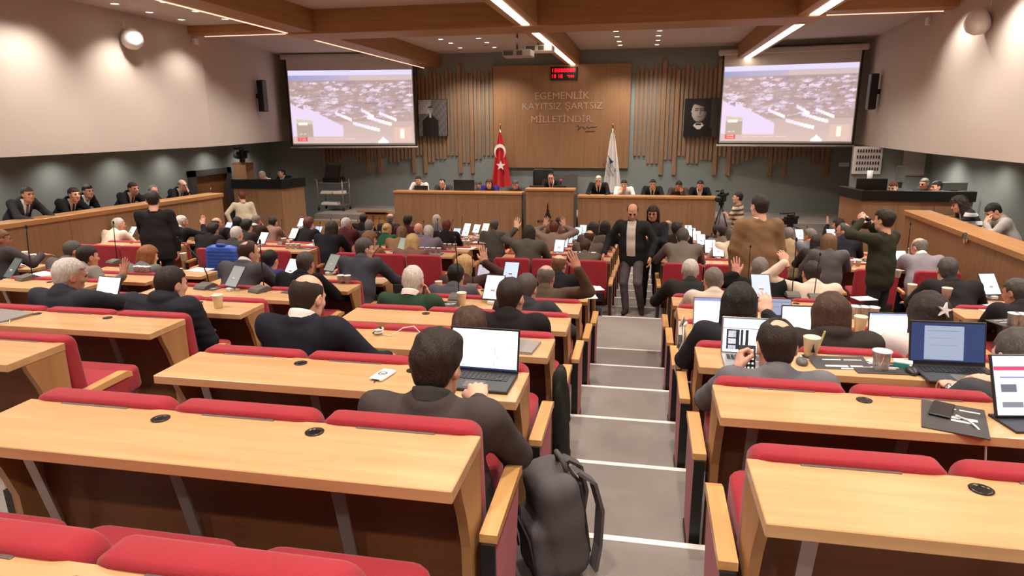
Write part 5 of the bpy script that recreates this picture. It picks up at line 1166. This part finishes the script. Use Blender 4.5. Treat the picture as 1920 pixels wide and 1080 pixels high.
for (u, v, r, lb, c) in ((752, 473, 11, 'green grey tablet before the blonde woman', (118, 132, 118)), (825, 457, 12, 'grey tablet behind the desk microphone', (168, 174, 168)), (853, 450, 13, 'slanted blue tablet beside the black jacket', (190, 212, 230)), (871, 446, 14, 'bright tablet nearest the white haired head', WB), (873, 438, 15, 'bright double tablet by the podium panels', (240, 244, 246)), (891, 440, 15, 'bright tablet with black microphone before it', (240, 242, 244)), (908, 438, 15, 'cream lit tablet beside the grey jacket', (244, 240, 214)),
    (489, 461, 11, 'bright slanted tablet behind the brown haired man', (236, 242, 238)), (547, 451, 12, 'pale green tablet among the water cups', (220, 232, 220)), (592, 447, 12, 'blue lit tablet beside black coated women', (190, 202, 236)), (562, 428, 14, 'lilac tablet at the far desk of second block', (208, 204, 232)), (424, 438, 12, 'violet tablet beside the sideways bald man', (176, 182, 232)), (243, 447, 12, 'pale green tablet below the officials box', (186, 204, 196)),
    (1576, 470, 11, 'slanted white tablet beside long dark blonde hair', (214, 226, 234)), (1561, 454, 12, 'lilac white tablet before the man in profile', (214, 212, 238)), (1501, 453, 13, 'blue tablet behind the beige jacket', (176, 202, 222)), (1693, 501, 11, 'small blue tablet beside the photographer', (190, 214, 222))):
    tablet(u, v, r, lb, c, .75, random.choice((-22, -10, 8, 20)) if 'slanted' in lb else (-12 if u < 960 else 10), 1.0)
# laptops
def laptop(u, v, r, w_, label, body, c, e, rz=0, ang=14, parts=()):
    t = thing('laptop', label, 'laptop', pd(u, v, r), R_(rz)); d_ = w_*.66; h_ = w_*.63
    obj('base', MB().box(-w_/2, w_/2, -d_*.5, d_*.5, 0, .017, c=.004), body, t)
    kb = MB()
    for j in range(5):
        for i in range(13): kb.box(-w_*.42+i*w_*.065, -w_*.42+i*w_*.065+w_*.052, d_*(.02+.075*j), d_*(.02+.075*j)+d_*.058, .017, .0195)
    obj('keyboard', kb, DARKP if body is not DARKP else BLACKP, t)['kind'] = 'stuff'
    obj('touchpad', MB().box(-w_*.14, w_*.14, -d_*.42, -d_*.08, .017, .0178), GREYP, t)
    TL = Matrix.Translation((0, d_*.5, .012)) @ tilt(-ang); lid = obj('lid', MB().box(-w_/2, w_/2, 0, .008, 0, h_, c=.003).xf(TL), body, t)
    obj('display', MB().box(-w_*.475, w_*.475, -.0015, .0, h_*.06, h_*.95).xf(TL), scr(c, e), lid)
    for (x0, x1, z0, z1, cc, ee) in parts: obj('display_area', MB().box(-w_*.475+w_*.95*x0, -w_*.475+w_*.95*x1, -.0025, -.0015, h_*(.06+.89*z0), h_*(.06+.89*z1)).xf(TL), scr(cc, ee), lid)
    return t
SILV = mat('laptop_silver', (178, 176, 174), .3, metal=.6)
L1 = laptop(895, 718, 1, .335, 'black laptop with white page on the desk of the typing man', DARKP, (248, 250, 252), 1.0, -2, 12, ((0, 1, 0, .045, (40, 60, 110), .5), (.66, .985, .06, .58, (250, 252, 255), 1.0), (.66, .985, .575, .585, (60, 80, 120), .5), (.655, .66, .06, .585, (60, 80, 120), .5), (.69, .71, .31, .335, (90, 110, 110), .4), (.16, .2, .08, .11, (120, 190, 200), .8)))
laptop(1414, 682, 2, .34, 'silver laptop with blue headed page beside the phone holder', SILV, (250, 250, 252), 1.0, -1, 10, ((0, 1, .82, 1, (186, 224, 250), 1.0), (.06, .28, .08, .68, (52, 58, 74), .3), (.09, .22, .44, .64, (244, 246, 252), .9), (.09, .22, .24, .40, (244, 246, 252), .9), (.09, .22, .08, .20, (244, 246, 252), .9), (.30, .34, .08, .68, (44, 50, 66), .3), (.38, .43, .08, .68, (44, 50, 66), .3), (0, 1, .70, .73, (150, 160, 190), .6)))
laptop(1346, 622, 3, .33, 'laptop with white screen before the black haired woman', SILV, (246, 248, 255), 1.0, 2, 10, ((0, 1, .90, 1, (130, 140, 200), .8),))
laptop(1458, 600, 4, .24, 'small dark laptop with grey blue page', DARKP, (146, 162, 192), .6, 0, 12, ((.05, .95, .80, .84, (100, 116, 150), .5), (.1, .9, .5, .52, (110, 126, 156), .5)))
laptop(1512, 634, 3, .30, 'dark edged laptop with blank white screen before the long brown hair', DARKP, (250, 250, 250), 1.0, 3, 8)
laptop(1682, 650, 3, .30, 'dark laptop with blank white screen before the starfish clip', DARKP, (250, 250, 254), 1.0, 4, 10, ((0, 1, .93, 1, (150, 165, 220), .8),))
laptop(1796, 706, 2, .385, 'large black laptop with grey document on dark blue screen', DARKP, (44, 62, 106), .5, 2, 14, ((.18, .72, .08, .93, (142, 158, 184), .6), (0, 1, .0, .05, (20, 24, 36), .3), (.22, .66, .80, .815, (110, 126, 156), .5), (.22, .6, .62, .63, (120, 136, 164), .5), (.24, .64, .44, .45, (120, 136, 164), .5)))
t = thing('tablet', 'tablet in dark folding case with a news page at the desk end', 'tablet', pd(1915, 792, 1), R_(10)); TT = Matrix.Translation((0, .02, .012)) @ tilt(-22)
obj('case', MB().box(-.09, .09, -.005, .008, 0, .25, c=.004).xf(TT).box(-.09, .09, -.10, .06, 0, .010), DARKP, t); obj('display', MB().box(-.082, .082, -.007, -.005, .008, .242).xf(TT), scr((196, 204, 240), .85), t)
for (x0, x1, z0, z1, c) in ((-.082, .082, .185, .20, (190, 70, 100)), (-.06, .0, .10, .13, (100, 104, 120)), (-.06, .02, .04, .06, (120, 124, 140)), (-.06, .07, .155, .16, (120, 130, 170))): obj('display_area', MB().box(x0, x1, -.0085, -.007, z0, z1).xf(TT), scr(c, .6), t)
# conference microphones: wedge base, gooseneck, capsule
MBASE = mat('mic_grey', (96, 92, 86), .45)
mic_base = MB().prism([(-.075, 0), (.075, 0), (.075, .018), (.03, .045), (-.06, .03), (-.075, .012)], 0, -.06, .06).mesh('base', MBASE, True)
def mic_stem(dx, dy, L):
    m = MB(); pts = [(0, .04, .03)]+[(dx*L*f*f, .04+dy*L*f*f, .03+L*f*(1-.18*abs(dx)*f)) for f in (.2, .4, .6, .8, 1)]
    return m.tube(pts, .0048, 6)
STEMS = {}
def mic(u, v, r, label, dx=0, dy=.05, L=.40, rz=0, s=1.0, group=None):
    t = thing('conference_microphone', label, 'microphone', pd(u, v, r), R_(rz), group); t.scale = (s, s, s); obj('base', mic_base, None, t); k = (dx, dy, L)
    if k not in STEMS:
        e = Vector((dx*L, .04+dy*L, .03+L*(1-.18*abs(dx)))); STEMS[k] = (mic_stem(dx, dy, L).mesh('gooseneck', BLACKM), MB().ell(tuple(e), (.011, .011, .022), 6).mesh('capsule', BLACKM))
    gn = obj('gooseneck', STEMS[k][0], None, t); obj('capsule', STEMS[k][1], None, gn); return t
for (u, v, r, lb, dx, L, rz, s) in (
    (52, 524, 4, 'wide grey microphone base beside the dark tablet', 0, .42, -20, 1.25), (488, 546, 4, 'grey microphone base beside the reflecting tablet, upright neck', -.05, .38, -20, 1.2), (386, 540, 4, 'grey microphone with neck bent towards the box', -.75, .42, -10, 1.2), (858, 560, 4, 'tall grey microphone beside the phone', -.06, .46, 0, 1.15), (215, 493, 5, 'microphone before the light grey jacket', 0, .45, -10, 1.1),
    (1402, 545, 6, 'tall black microphone beside the raised palm', 0, .48, 0, 1.0), (1486, 556, 5, 'tall black microphone beside the cream sleeve', 0, .50, 0, 1.1), (1528, 559, 5, 'thin microphone before the cream jacket', .05, .42, 0, 1.0), (690, 520, 6, 'microphone with neck bent before the blue grey suit', .4, .40, 0, 1.0), (885, 540, 5, 'microphone between leather jacket and blue tablet', .0, .30, 0, 1.0), (940, 528, 6, 'microphone with long neck bent over the red seats', -.6, .5, 0, 1.0),
    (820, 459, 12, 'desk microphone with upright neck among phones', 0, .4, 0, 1.1), (1700, 500, 11, 'microphone before the older man in light grey', .0, .5, 0, 1.2), (1545, 494, 12, 'microphone on the paper strewn desk', 0, .3, 0, 1.0)): mic(u, v, r, lb, dx, .05, L, rz, s)
gi = 0
for (blk, x0, x1) in (('LL', -7.3, -5.6), ('L', -4.8, -3.02), ('C', -2.2, -.44), ('R', .35, 2.1), ('RR', 2.87, 4.4)):
    for r in range(12, 17):
        for f in ((.28, .72) if blk != 'RR' else (.5,)):
            if (r+gi) % 3 == 2: gi += 1; continue
            x = x0+(x1-x0)*f+.05; t = thing('conference_microphone', 'slim black microphone on %s desk, %s' % (rowname(r-1).replace(' cross aisle', ' the cross aisle'), BL[blk]), 'microphone', (x, yd(r)-.12, dz(r)), 0, 'desk microphones beyond the cross aisle'); k = ((0, .05, .42), (.12, .05, .40), (-.15, .05, .38))[gi % 3]; gi += 1
            if k not in STEMS:
                e = Vector((k[0]*k[2], .04+k[1]*k[2], .03+k[2]*(1-.18*abs(k[0])))); STEMS[k] = (mic_stem(*k).mesh('gooseneck', BLACKM), MB().ell(tuple(e), (.011, .011, .022), 6).mesh('capsule', BLACKM))
            obj('base', mic_base, None, t); gn = obj('gooseneck', STEMS[k][0], None, t); obj('capsule', STEMS[k][1], None, gn)
# cups
CUPM = mat('paper_cup', (240, 228, 208), .7); WATER = mat('clear_cup', (214, 206, 204), .1, trans=.6, spec=.6, alpha=.75); FOIL = mat('foil_lid', (232, 232, 234), .35)
cup_w = MB().lathe([(.0001, 0), (.026, 0), (.037, .092), (.0385, .094), (.037, .096), (.034, .09), (.024, .006), (.0001, .006)], 18).mesh('cup_wall', CUPM)
cup_b = MB().lathe([(.0345, .078), (.0368, .0935)], 18).mesh('rim_band', FOIL)
wc_w = MB().lathe([(.0001, 0), (.028, 0), (.034, .078), (.036, .080)], 14).mesh('cup_wall', WATER); wc_l = MB().lathe([(.037, .080), (.037, .083), (.0001, .083)], 14).mesh('foil_lid', FOIL)
def cup(u, v, r, label, s=1.0, mark=False):
    t = thing('paper_cup', label, 'cup', pd(u, v, r)); t.scale = (s, s, s); obj('cup_wall', cup_w, None, t); obj('cup_rim', cup_b, None, t)
    if mark:
        m = tower(.045); m.xf(Matrix.Translation((0, -.0335, .035))); obj('tower_mark', m, EMB, t, recalc=True)
    return t
cup(410, 577, 3, 'paper cup alone on an empty desk before the quilted jacket', 1.15); cup(866, 571, 4, 'patterned paper cup beside the tall grey microphone', 1.2); c_ = cup(1519, 669, 2, 'paper cup with tower mark and yellow stirrer', 1.25, True)
obj('stirrer', MB().box(-.004, .004, -.002, .002, .03, .13).xf(Matrix.Translation((.02, 0, 0)) @ Matrix.Rotation(R_(14), 4, 'Y')), mat('stirrer_yellow', (206, 196, 130), .6), c_)
cup(1611, 622, 3, 'paper cup behind the long brown hair', 1.2); cup(1708, 553, 6, 'paper cup with pink flower napkin at the desk corner', 1.3); cup(345, 489, 6, 'paper cup on the desk before the blue coat', 1.2); cup(174, 447, 11, 'paper cup below the officials box', 1.3); cup(960, 532, 6, 'paper cup behind the blue lit tablet', 1.1); cup(50, 487, 6, 'paper cup beside the papers at the box front', 1.3); cup(533, 459, 11, 'paper cup among tablets of the second block', 1.3); cup(1773, 562, 5, 'lidded cup beside the starfish clip', 1.3); cup(823, 545, 5, 'lidded cup beside the white haired man in green', 1.1); cup(1683, 520, 6, 'pale cup on the far desk corner', 1.0)
wi = 0
def waters(pts, r, label, s=1.1):
    g = 'sealed water cups, '+label
    for (u, v) in pts:
        t = thing('water_cup', 'sealed water cup with foil lid %s' % label, 'cup', pd(u, v, r), 0, g); t.scale = (s, s, s); obj('cup_wall', wc_w, None, t); obj('foil_lid', wc_l, None, t)
waters(((258, 513), (268, 513.5), (278, 514)), 5, 'before the ginger hair', 1.15); waters(((639, 531), (652, 531.5)), 5, 'on the desk end by the black sleeve', 1.15); waters(((1603, 597), (1619, 598), (1636, 599)), 4, 'behind the long brown hair', 1.3); waters(((1650, 694),), 2, 'on the dark folder by the white blouse', 1.35); waters(((1898, 611), (1914, 612)), 4, 'on the desk with the lone charcoal folder', 1.3); waters(((64, 489), (74, 490)), 6, 'beside the box front papers', 1.2)
for r in range(11, 16):
    for (blk, xs, lb) in (('C', (-1.02, -.92, -.82, -.72), 'main aisle, red flag side'), ('L', (-3.62, -3.52, -3.42, -3.32), 'third block'), ('R', (.45, .55, .65), 'main aisle, white flag side'), ('RR', (3.05, 3.15, 3.25), 'sixth block'), ('LL', (-6.1, -6.0, -5.9), 'second block')):
        lb2 = 'on %s desk beyond cross aisle, %s' % (ORD[r-11], lb); g = 'sealed water cups, '+lb2
        for x in xs:
            t = thing('water_cup', 'sealed water cup %s' % lb2, 'cup', (x, yd(r)-.11, dz(r)), 0, g); t.scale = (1.15, 1.15, 1.15); obj('cup_wall', wc_w, None, t); obj('foil_lid', wc_l, None, t)
# papers and folders
def sheet(u, v, r, w_, d_, rz, label, m=None, h=.004, cat='paper', name='paper_sheets'):
    t = thing(name, label, cat, pd(u, v, r), R_(rz)); obj('sheets', MB().box(-w_/2, w_/2, -d_/2, d_/2, 0, h), m or PAPER, t); obj('top_sheet', MB().box(-w_/2+.006, w_/2-.004, -d_/2+.004, d_/2-.006, h, h+.0012, T=Matrix.Rotation(R_(4), 4, 'Z')), m or PAPER, t); return t
for a in ((375, 506, 6, .30, .22, -8, 'white sheets on the desk corner before the blue coat'), (325, 505, 6, .2, .14, 10, 'white sheets beside the cup before the blue coat'), (80, 514, 5, .30, .22, -14, 'white folder sheets beside the wide microphone base'), (35, 493, 6, .45, .2, -6, 'loose white sheets at the box front'), (250, 562, 3, .3, .2, -12, 'white sheets under the pointing pen'), (566, 533, 5, .2, .2, 10, 'white sheets beside the bright tablet'), (590, 524, 5, .16, .2, -5, 'upright white sheets behind grey haired man'), (1120, 541, 6, .12, .2, 20, 'white sheets by the brown jacket elbow'), (1108, 557, 5, .12, .16, 14, 'white sheet at the charcoal jacket elbow'),
    (593, 459, 12, .34, .2, -4, 'white sheets on the desk end of second block'), (870, 465, 12, .42, .26, -5, 'heap of white sheets before the podium'), (900, 455, 13, .3, .2, -4, 'white sheets at the third block desk end'), (1022, 458, 13, .28, .16, -4, 'white sheets beside upright tablets'), (1120, 450, 14, .2, .16, 0, 'white sheets beside the black coat'), (1590, 487, 12, .36, .22, 24, 'white sheets beside the photographer'), (1511, 470, 13, .26, .16, 20, 'white folded sheets on the far desk'), (1855, 578, 5, .30, .22, 24, 'white sheets under a phone at the desk end'), (1615, 494, 11, .3, .16, 6, 'pale folder beside photographer jacket'), (870, 560, 5, .24, .14, 0, 'white sheets behind the tall microphone'), (1310, 556, 5, .2, .14, 0, 'pale sheet beneath the off white jacket'), (1428, 541, 6, .22, .16, 0, 'pale open book before the raised palm'), (1620, 560, 5, .2, .16, 18, 'cream sheets beside the cream jacket')): sheet(*a)
FOLD = mat('folder_charcoal', (66, 64, 64), .5)
def folder(u, v, r, w_, d_, rz, label, prop=0):
    t = thing('folder', label, 'folder', pd(u, v, r), R_(rz)); T = tilt(prop) if prop else None
    obj('cover', MB().box(-w_/2, w_/2, -d_/2, d_/2, 0, .006, c=.001, T=T), FOLD, t)
    pr = MB()
    for (x0, x1, y0, y1) in ((-.28, .05, .30, .34), (.1, .42, .30, .34), (-.3, .1, -.02, .06), (.14, .36, -.02, .06), (-.05, .28, -.12, -.06)): pr.box(w_*x0, w_*x1, d_*y0, d_*y1, .006, .0066, T=T)
    obj('print', pr, mat('folder_print', (216, 214, 212), .6), t)['kind'] = 'stuff'
    if prop: obj('inner_page', MB().box(-w_/2, w_/2, -d_/2, d_/2, -.010, -.004), FOLD, t)
    return t
folder(1580, 689, 2, .30, .23, 6, 'charcoal folder lying half open beside the paper cup', 10); folder(1648, 691, 2, .28, .18, 4, 'charcoal folder under torn paper scraps'); folder(1788, 786, 1, .22, .30, -20, 'charcoal folder under a charging phone'); folder(1890, 606, 4, .24, .2, 20, 'charcoal folder on the desk by the sealed cups'); folder(555, 548, 4, .25, .16, -12, 'charcoal folder beside the bald crowned man'); folder(395, 541, 4, .2, .14, -10, 'charcoal folder behind the bent microphone'); folder(690, 473, 12, .3, .2, -5, 'charcoal folder behind the blue grey suit'); folder(815, 477, 11, .28, .18, 4, 'charcoal folder with pen before the blonde woman'); folder(575, 466, 11, .25, .18, -6, 'charcoal folder before the second block cups'); folder(840, 571, 4, .2, .2, 20, 'charcoal folder beside the phone')
for i, (du, dv) in enumerate(((0, 0), (10, 3), (-6, -4))):
    t = thing('paper_scrap', 'torn white paper scrap on the charcoal folder', 'paper', pd(1637+du, 682+dv, 2, .008), R_(20*i), 'torn paper scraps'); obj('scrap', MB().prism([(-.04, -.012), (.03, -.016), (.045, .008), (-.03, .014)], 2, 0, .002), PAPER, t)
t = thing('carton', 'small turquoise and white carton on the folder', 'box', pd(1692, 688, 2), R_(-20)); obj('carton_body', MB().box(-.045, .045, -.03, .03, 0, .028, c=.002), mat('turquoise', (40, 150, 146), .5), t); obj('carton_lid', MB().box(-.045, .045, -.03, .03, .028, .034), WHITEP, t)
for (u, v, lb) in ((1503, 682, 'grey round mouse beside the phone holder'), (1709, 700, 'black mouse beside the large black laptop')):
    t = thing('computer_mouse', lb, 'mouse', pd(u, v, 2)); m = MB().ell((0, 0, .012), (.031, .05, .024), 10); m.v = [(a, b, max(0, c)) for a, b, c in m.v]; obj('shell', m, DARKP if 'black' in lb else GREYP, t); obj('wheel', MB().lathe([(.0001, -.004), (.008, -.004), (.008, .004), (.0001, .004)], 10, axis='X', center=(0, .026, .031)), WHITEP, t)
def phone(p, rz, label, T=None, c=(30, 30, 34), e=0):
    t = thing('phone', label, 'phone', p, R_(rz)); obj('case', MB().box(-.038, .038, -.078, .078, 0, .009, c=.003, T=T), DARKP, t); obj('glass', MB().box(-.034, .034, -.073, .073, .009, .0096, T=T), scr(c, e) if e else BLACKP, t); return t
phone(pd(1765, 773, 1, .009), -28, 'black phone charging on the charcoal folder'); phone(pd(825, 570, 4), -20, 'black phone on the desk beside the tall microphone'); phone(pd(1848, 578, 5, .007), 30, 'black phone on the white sheets at the desk end')
t = thing('charging_cable', 'white charging cable hanging over the desk edge', 'cable', pd(1799, 789, 1)); a = Vector(pd(1799, 789, 1)); pts = [Vector(pd(*q, 1, .012))-a for q in ((1798, 787), (1815, 793), (1830, 806))]; pts += [pts[-1]+Vector((.025, -.03, -.03)), pts[-1]+Vector((.035, -.04, -.16))]
obj('cord', MB().tube(pts, .004, 6), WHITEP, t); obj('plug', MB().tube([pts[0], pts[0]+(pts[0]-pts[1])*.4], .006, 6), WHITEP, t)
# phone held up by the man in the grey sweater: keypad screen
p = at(1400, 678, 3.36); t = thing('phone', 'phone showing a keypad, held by the man in grey sweater', 'phone', tuple(p), R_(-4)); TT = tilt(62)
obj('case', MB().box(-.042, .042, -.095, .085, -.004, .004, c=.003, T=TT), DARKP, t); kd = MB()
for i in range(4):
    for j in range(5): kd.lathe([(.006, .005), (.0001, .0052)], 8, center=(-.028+.0187*i, -.078+.0235*j, 0))
obj('keypad', kd.xf(TT), scr((240, 244, 250), .9), t)['kind'] = 'stuff'; obj('readout', MB().box(-.01, .03, .055, .066, .0045, .005, T=TT), scr((240, 244, 250), .9), t)
# power bank with ring logo, earphones
t = thing('power_bank', 'white power bank with black ring mark on the empty desk', 'power bank', pd(718, 706, 1), R_(-10)); obj('shell', MB().box(-.036, .036, -.065, .065, 0, .016, c=.005), WHITEP, t)
m = MB().lathe([(.017, .0165), (.022, .0165)], 20).box(-.014, .014, -.003, .003, .0162, .0168); obj('ring_mark', m, EMB, t); obj('ports', MB().box(-.02, .02, -.0655, -.0645, .005, .011), DARKP, t); obj('cord', MB().tube([(.0, -.064, .008), (.004, -.085, -.002), (.004, -.09, -.05), (.0, -.085, -.16)], .003, 6), DARKP, t)
t = thing('earphones', 'white earphones coiled on the desk beside the navy suit', 'earphones', pd(710, 628, 2)); pts = [(.026*math.cos(a*.55)+.002*a/8, .022*math.sin(a*.55), .004+.0016*a) for a in range(26)]; obj('coil', MB().tube(pts, .005, 6), WHITEP, t); obj('bud', MB().ell((.0, .0, .028), (.018, .014, .014), 8), WHITEP, t)
obj('cord', MB().tube([(.02, -.005, .004), (.09, -.02, .005), (.16, .02, .05), (.22, .05, .055), (.27, .03, .02), (.285, .025, .003)], .003, 6), WHITEP, t)
t = thing('laptop', 'closed silver notebook at the desk end behind the black laptop', 'laptop', pd(976, 652, 2), R_(-6)); obj('base', MB().box(-.05, .10, -.11, .11, 0, .010, c=.003), SILV, t); obj('lid', MB().box(-.05, .10, -.11, .11, .0105, .018, c=.003), SILV, t)
t = thing('laptop', 'closed grey notebook at the desk edge with charging cord', 'laptop', pd(8, 596, 2), R_(-8)); obj('base', MB().box(-.2, .13, -.12, .12, 0, .010, c=.003), SILV, t); obj('lid', MB().box(-.2, .13, -.12, .12, .0105, .02, c=.003), SILV, t); obj('cord', MB().tube([(.13, -.05, .01), (.17, -.08, .006), (.14, -.13, .006), (.08, -.19, -.01), (.075, -.20, -.12)], .003, 6), WHITEP, t)
t = thing('pen', 'white stylus pen in the hand of the white haired man', 'pen', PENPOS); obj('barrel', MB().tube([(-.05, -.02, -.012), (.05, .02, .016)], .005, 8), WHITEP, t); obj('tip', MB().tube([(-.05, -.02, -.012), (-.062, -.025, -.016)], [.004, .001], 8), GREYP, t)
t = thing('water_bottle', 'tiny clear bottle beside the dim tablet', 'bottle', pd(1700, 488, 12)); obj('wall', MB().lathe([(.0001, 0), (.03, 0), (.03, .13), (.012, .17), (.012, .19)], 12), WATER, t); obj('cap', MB().lathe([(.014, .19), (.014, .205), (.0001, .205)], 12), WHITEP, t)
# backpack on the aisle step
BKM = mat('backpack_grey', (84, 78, 80), .85, bump=.4, bscale=300, var=.1, vscale=12); BKD = mat('backpack_dark', (50, 46, 48), .85)
t = thing('backpack', 'grey backpack leaning against the aisle seat beside the step', 'backpack', (-.27, 2.52, tz(0)), R_(-62)); t.scale = (1, 1, 1.1); TB = Matrix.Rotation(R_(9), 4, 'X')
def fnb(p):
    q = np.abs(p-np.array((0, 0, .235)))-np.array((.145, .095, .215))+.07; d = np.linalg.norm(np.maximum(q, 0), axis=1)+np.minimum(q.max(1), 0)-.07
    q2 = np.abs(p-np.array((0, -.11, .15)))-np.array((.12, .045, .13))+.04; d2 = np.linalg.norm(np.maximum(q2, 0), axis=1)+np.minimum(q2.max(1), 0)-.04
    return smin(d, d2, .02)+.006*np.sin(p[:, 0]*24+p[:, 2]*17)*np.sin(p[:, 2]*19)
v, f = surf(fnb, (-.2, -.2, -.02), (.2, .14, .5), .014); bm_ = MB(); bm_.add(v.tolist(), f.tolist(), 0, True); obj('body', bm_.xf(TB), BKM, t)
for sx in (-.075, .075): 
    pts = [Vector((sx*.7, .085, .44)), Vector((sx, .15, .38)), Vector((sx*1.1, .165, .26)), Vector((sx*1.3, .13, .12)), Vector((sx*1.6, .09, .04))]
    m = MB(); vs = []
    for p_ in pts: vs += [p_+Vector((-.032, 0, 0)), p_+Vector((.032, 0, 0)), p_+Vector((.032, .014, .003)), p_+Vector((-.032, .014, .003))]
    fs = [(0, 1, 2, 3), (16, 19, 18, 17)]+[(4*i+k, 4*i+4+k, 4*i+4+(k+1) % 4, 4*i+(k+1) % 4) for i in range(4) for k in range(4)]
    m.add([tuple(TB @ q_) for q_ in vs], fs); obj('shoulder_strap', m, BKM, t, recalc=True)
obj('back_padding', MB().box(-.09, .09, .088, .108, .08, .40, c=.008, T=TB), BKD, t); obj('carry_handle', MB().tube([TB @ Vector(q_) for q_ in ((-.05, .06, .44), (-.03, .05, .49), (.03, .05, .49), (.05, .06, .44))], .012, 8), BKM, t); obj('zipper', MB().tube([TB @ Vector(q_) for q_ in ((-.125, -.155, .08), (-.115, -.16, .25), (0, -.165, .29), (.115, -.16, .25), (.125, -.155, .08))], .005, 6), BKD, t)
# blue quilted coat hung over a red seat
BLU = mat('blue_quilt', (48, 82, 168), .55, bump=.2, bscale=60); sp = at(425, 480, yd(10)+.05)
t = thing('quilted_coat', 'bright blue quilted coat hung over a red seat back', 'coat', (sp.x, yd(10)-.0, tz(10)))
def fnc(p):
    q = np.abs(p-np.array((0, -.045, .62)))-np.array((.23, .07, .36))+.07; d = np.linalg.norm(np.maximum(q, 0), axis=1)+np.minimum(q.max(1), 0)-.07
    x = np.abs(p[:, 0]); pp = p.copy(); pp[:, 0] = x; d = smin(d, cap(pp, (.22, -.04, .88), (.27, -.05, .40), .075, .06), .03)
    return d-.008*np.abs(np.sin(p[:, 2]*55))
v, f = surf(fnc, (-.38, -.2, .2), (.38, .12, 1.08), .016); bm_ = MB(); bm_.add(v.tolist(), f.tolist(), 0, True); obj('shell', bm_, BLU, t); obj('collar', MB().tube([(-.09, -.05, .96), (-.05, -.09, .99), (.05, -.09, .99), (.09, -.05, .96)], .026, 8), BLU, t)
# dark coat hung at an aisle seat
t = thing('hung_coat', 'dark coat hanging over an aisle armrest', 'coat', (-.42, 3.58, tz(1)))
def fnd(p):
    d = cap(p, (0, 0, .60), (.02, -.02, .12), .075, .085, (1.9, .8, 1)); d = smin(d, cap(p, (0, .08, .5), (.02, .10, .30), .04, .03), .04); return d+.010*np.sin(p[:, 1]*70+p[:, 2]*11)
v, f = surf(fnd, (-.14, -.26, .02), (.16, .2, .76), .018); bm_ = MB(); bm_.add(v.tolist(), f.tolist(), 0, True); obj('cloth', bm_, cloth((46, 46, 42)), t); obj('hem', MB().tube([(.03, -.12, .1), (.04, 0, .08), (.03, .1, .1)], .03, 8), cloth((46, 46, 42)), t)

# pale bag and white cord at the desk end of the black haired woman
p = at(1262, 614, 4.55); t = thing('tote_bag', 'pale cloth bag hanging from the aisle end of a desk', 'bag', (.30, p.y, p.z)); obj('cloth', MB().prism([(-.10, -.02), (.0, .05), (.06, .03), (.03, -.16), (-.06, -.10)], 0, -.012, .012), mat('bag_cloth', (196, 182, 172), .8), t, recalc=True); obj('strap', MB().tube([(0, -.04, .02), (.02, 0, .09), (.03, .04, .03)], .006, 6), mat('bag_cloth', (196, 182, 172), .8), t)
p = at(1276, 660, 4.35); t = thing('extension_cable', 'white cord looping down the aisle end of a desk', 'cable', tuple(p)); q = [at(u_, v_, 4.35)-p for (u_, v_) in ((1282, 612), (1281, 640), (1270, 668), (1265, 690), (1270, 706), (1284, 716), (1297, 717))]; obj('cord', MB().tube(q, .006, 6), WHITEP, t); obj('plug', MB().tube([q[0], q[0]+Vector((.02, .03, .02))], .010, 8), WHITEP, t)
# ------------------------------------------------------------------ last touches on people
def stripes(name, a, b, n):
    m = bpy.data.materials.new(name); m.use_nodes = True; nt = m.node_tree; bs = nt.nodes['Principled BSDF']; bs.inputs['Roughness'].default_value = .9
    tc = nt.nodes.new('ShaderNodeTexCoord'); sx = nt.nodes.new('ShaderNodeSeparateXYZ'); mu = nt.nodes.new('ShaderNodeMath'); mu.operation = 'MULTIPLY'; mu.inputs[1].default_value = n; fr = nt.nodes.new('ShaderNodeMath'); fr.operation = 'FRACT'; gt = nt.nodes.new('ShaderNodeMath'); gt.operation = 'GREATER_THAN'; gt.inputs[1].default_value = .55
    mx = nt.nodes.new('ShaderNodeMix'); mx.data_type = 'RGBA'; mx.inputs[6].default_value = (*lin(a), 1); mx.inputs[7].default_value = (*lin(b), 1)
    for x, y in ((tc.outputs['Object'], sx.inputs[0]), (sx.outputs[2], mu.inputs[0]), (mu.outputs[0], fr.inputs[0]), (fr.outputs[0], gt.inputs[0]), (gt.outputs[0], mx.inputs[0]), (mx.outputs[2], bs.inputs['Base Color'])): nt.links.new(x, y)
    return m
def find(lb): return [t for t in PPL if lb in t['label']][0]
for ch in find('striped shirt').children:
    if ch.name.startswith('t_shirt'): slots(ch, [stripes('shirt_stripes', (222, 204, 176), (96, 76, 58), 9.5)])
m = stripes('zigzag_top', (30, 29, 32), (214, 212, 208), 7)
for ch in find('curly dark hair').children:
    if ch.name.startswith('sweater'): slots(ch, [m])
t = find('starfish clip')
hr = [c for c in t.children if c.name.startswith('hair')][0]; star = [((.045 if k % 2 == 0 else .014)*math.sin(k*math.pi/5+.2), (.045 if k % 2 == 0 else .014)*math.cos(k*math.pi/5+.2)) for k in range(10)]
o = obj('hair_clip', MB().prism(star, 1, -.165, -.145), WHITEP, hr, recalc=True); o.location = (.02, .012, .035); o['label'] = 'white starfish hair clip'
t = find('silver wristwatch'); o = obj('wristwatch', MB().lathe([(.034, -.014), (.036, 0), (.034, .014), (.030, .014), (.030, -.014)], 18), CHROME, t, recalc=True)
J = WATCHJ; w_ = Vector(J[-1][2]); dv = Vector(J[-1][2]-J[-1][1]).normalized(); o.location = w_-dv*.015; o.rotation_euler = dv.to_track_quat('Z', 'X').to_euler()
obj('watch_face', MB().lathe([(.016, 0), (.016, .006), (.0001, .006)], 16, center=(0, 0, 0)).xf(Matrix.Translation((0, .034, 0)) @ Matrix.Rotation(R_(-90), 4, 'X')), DARKP, o)
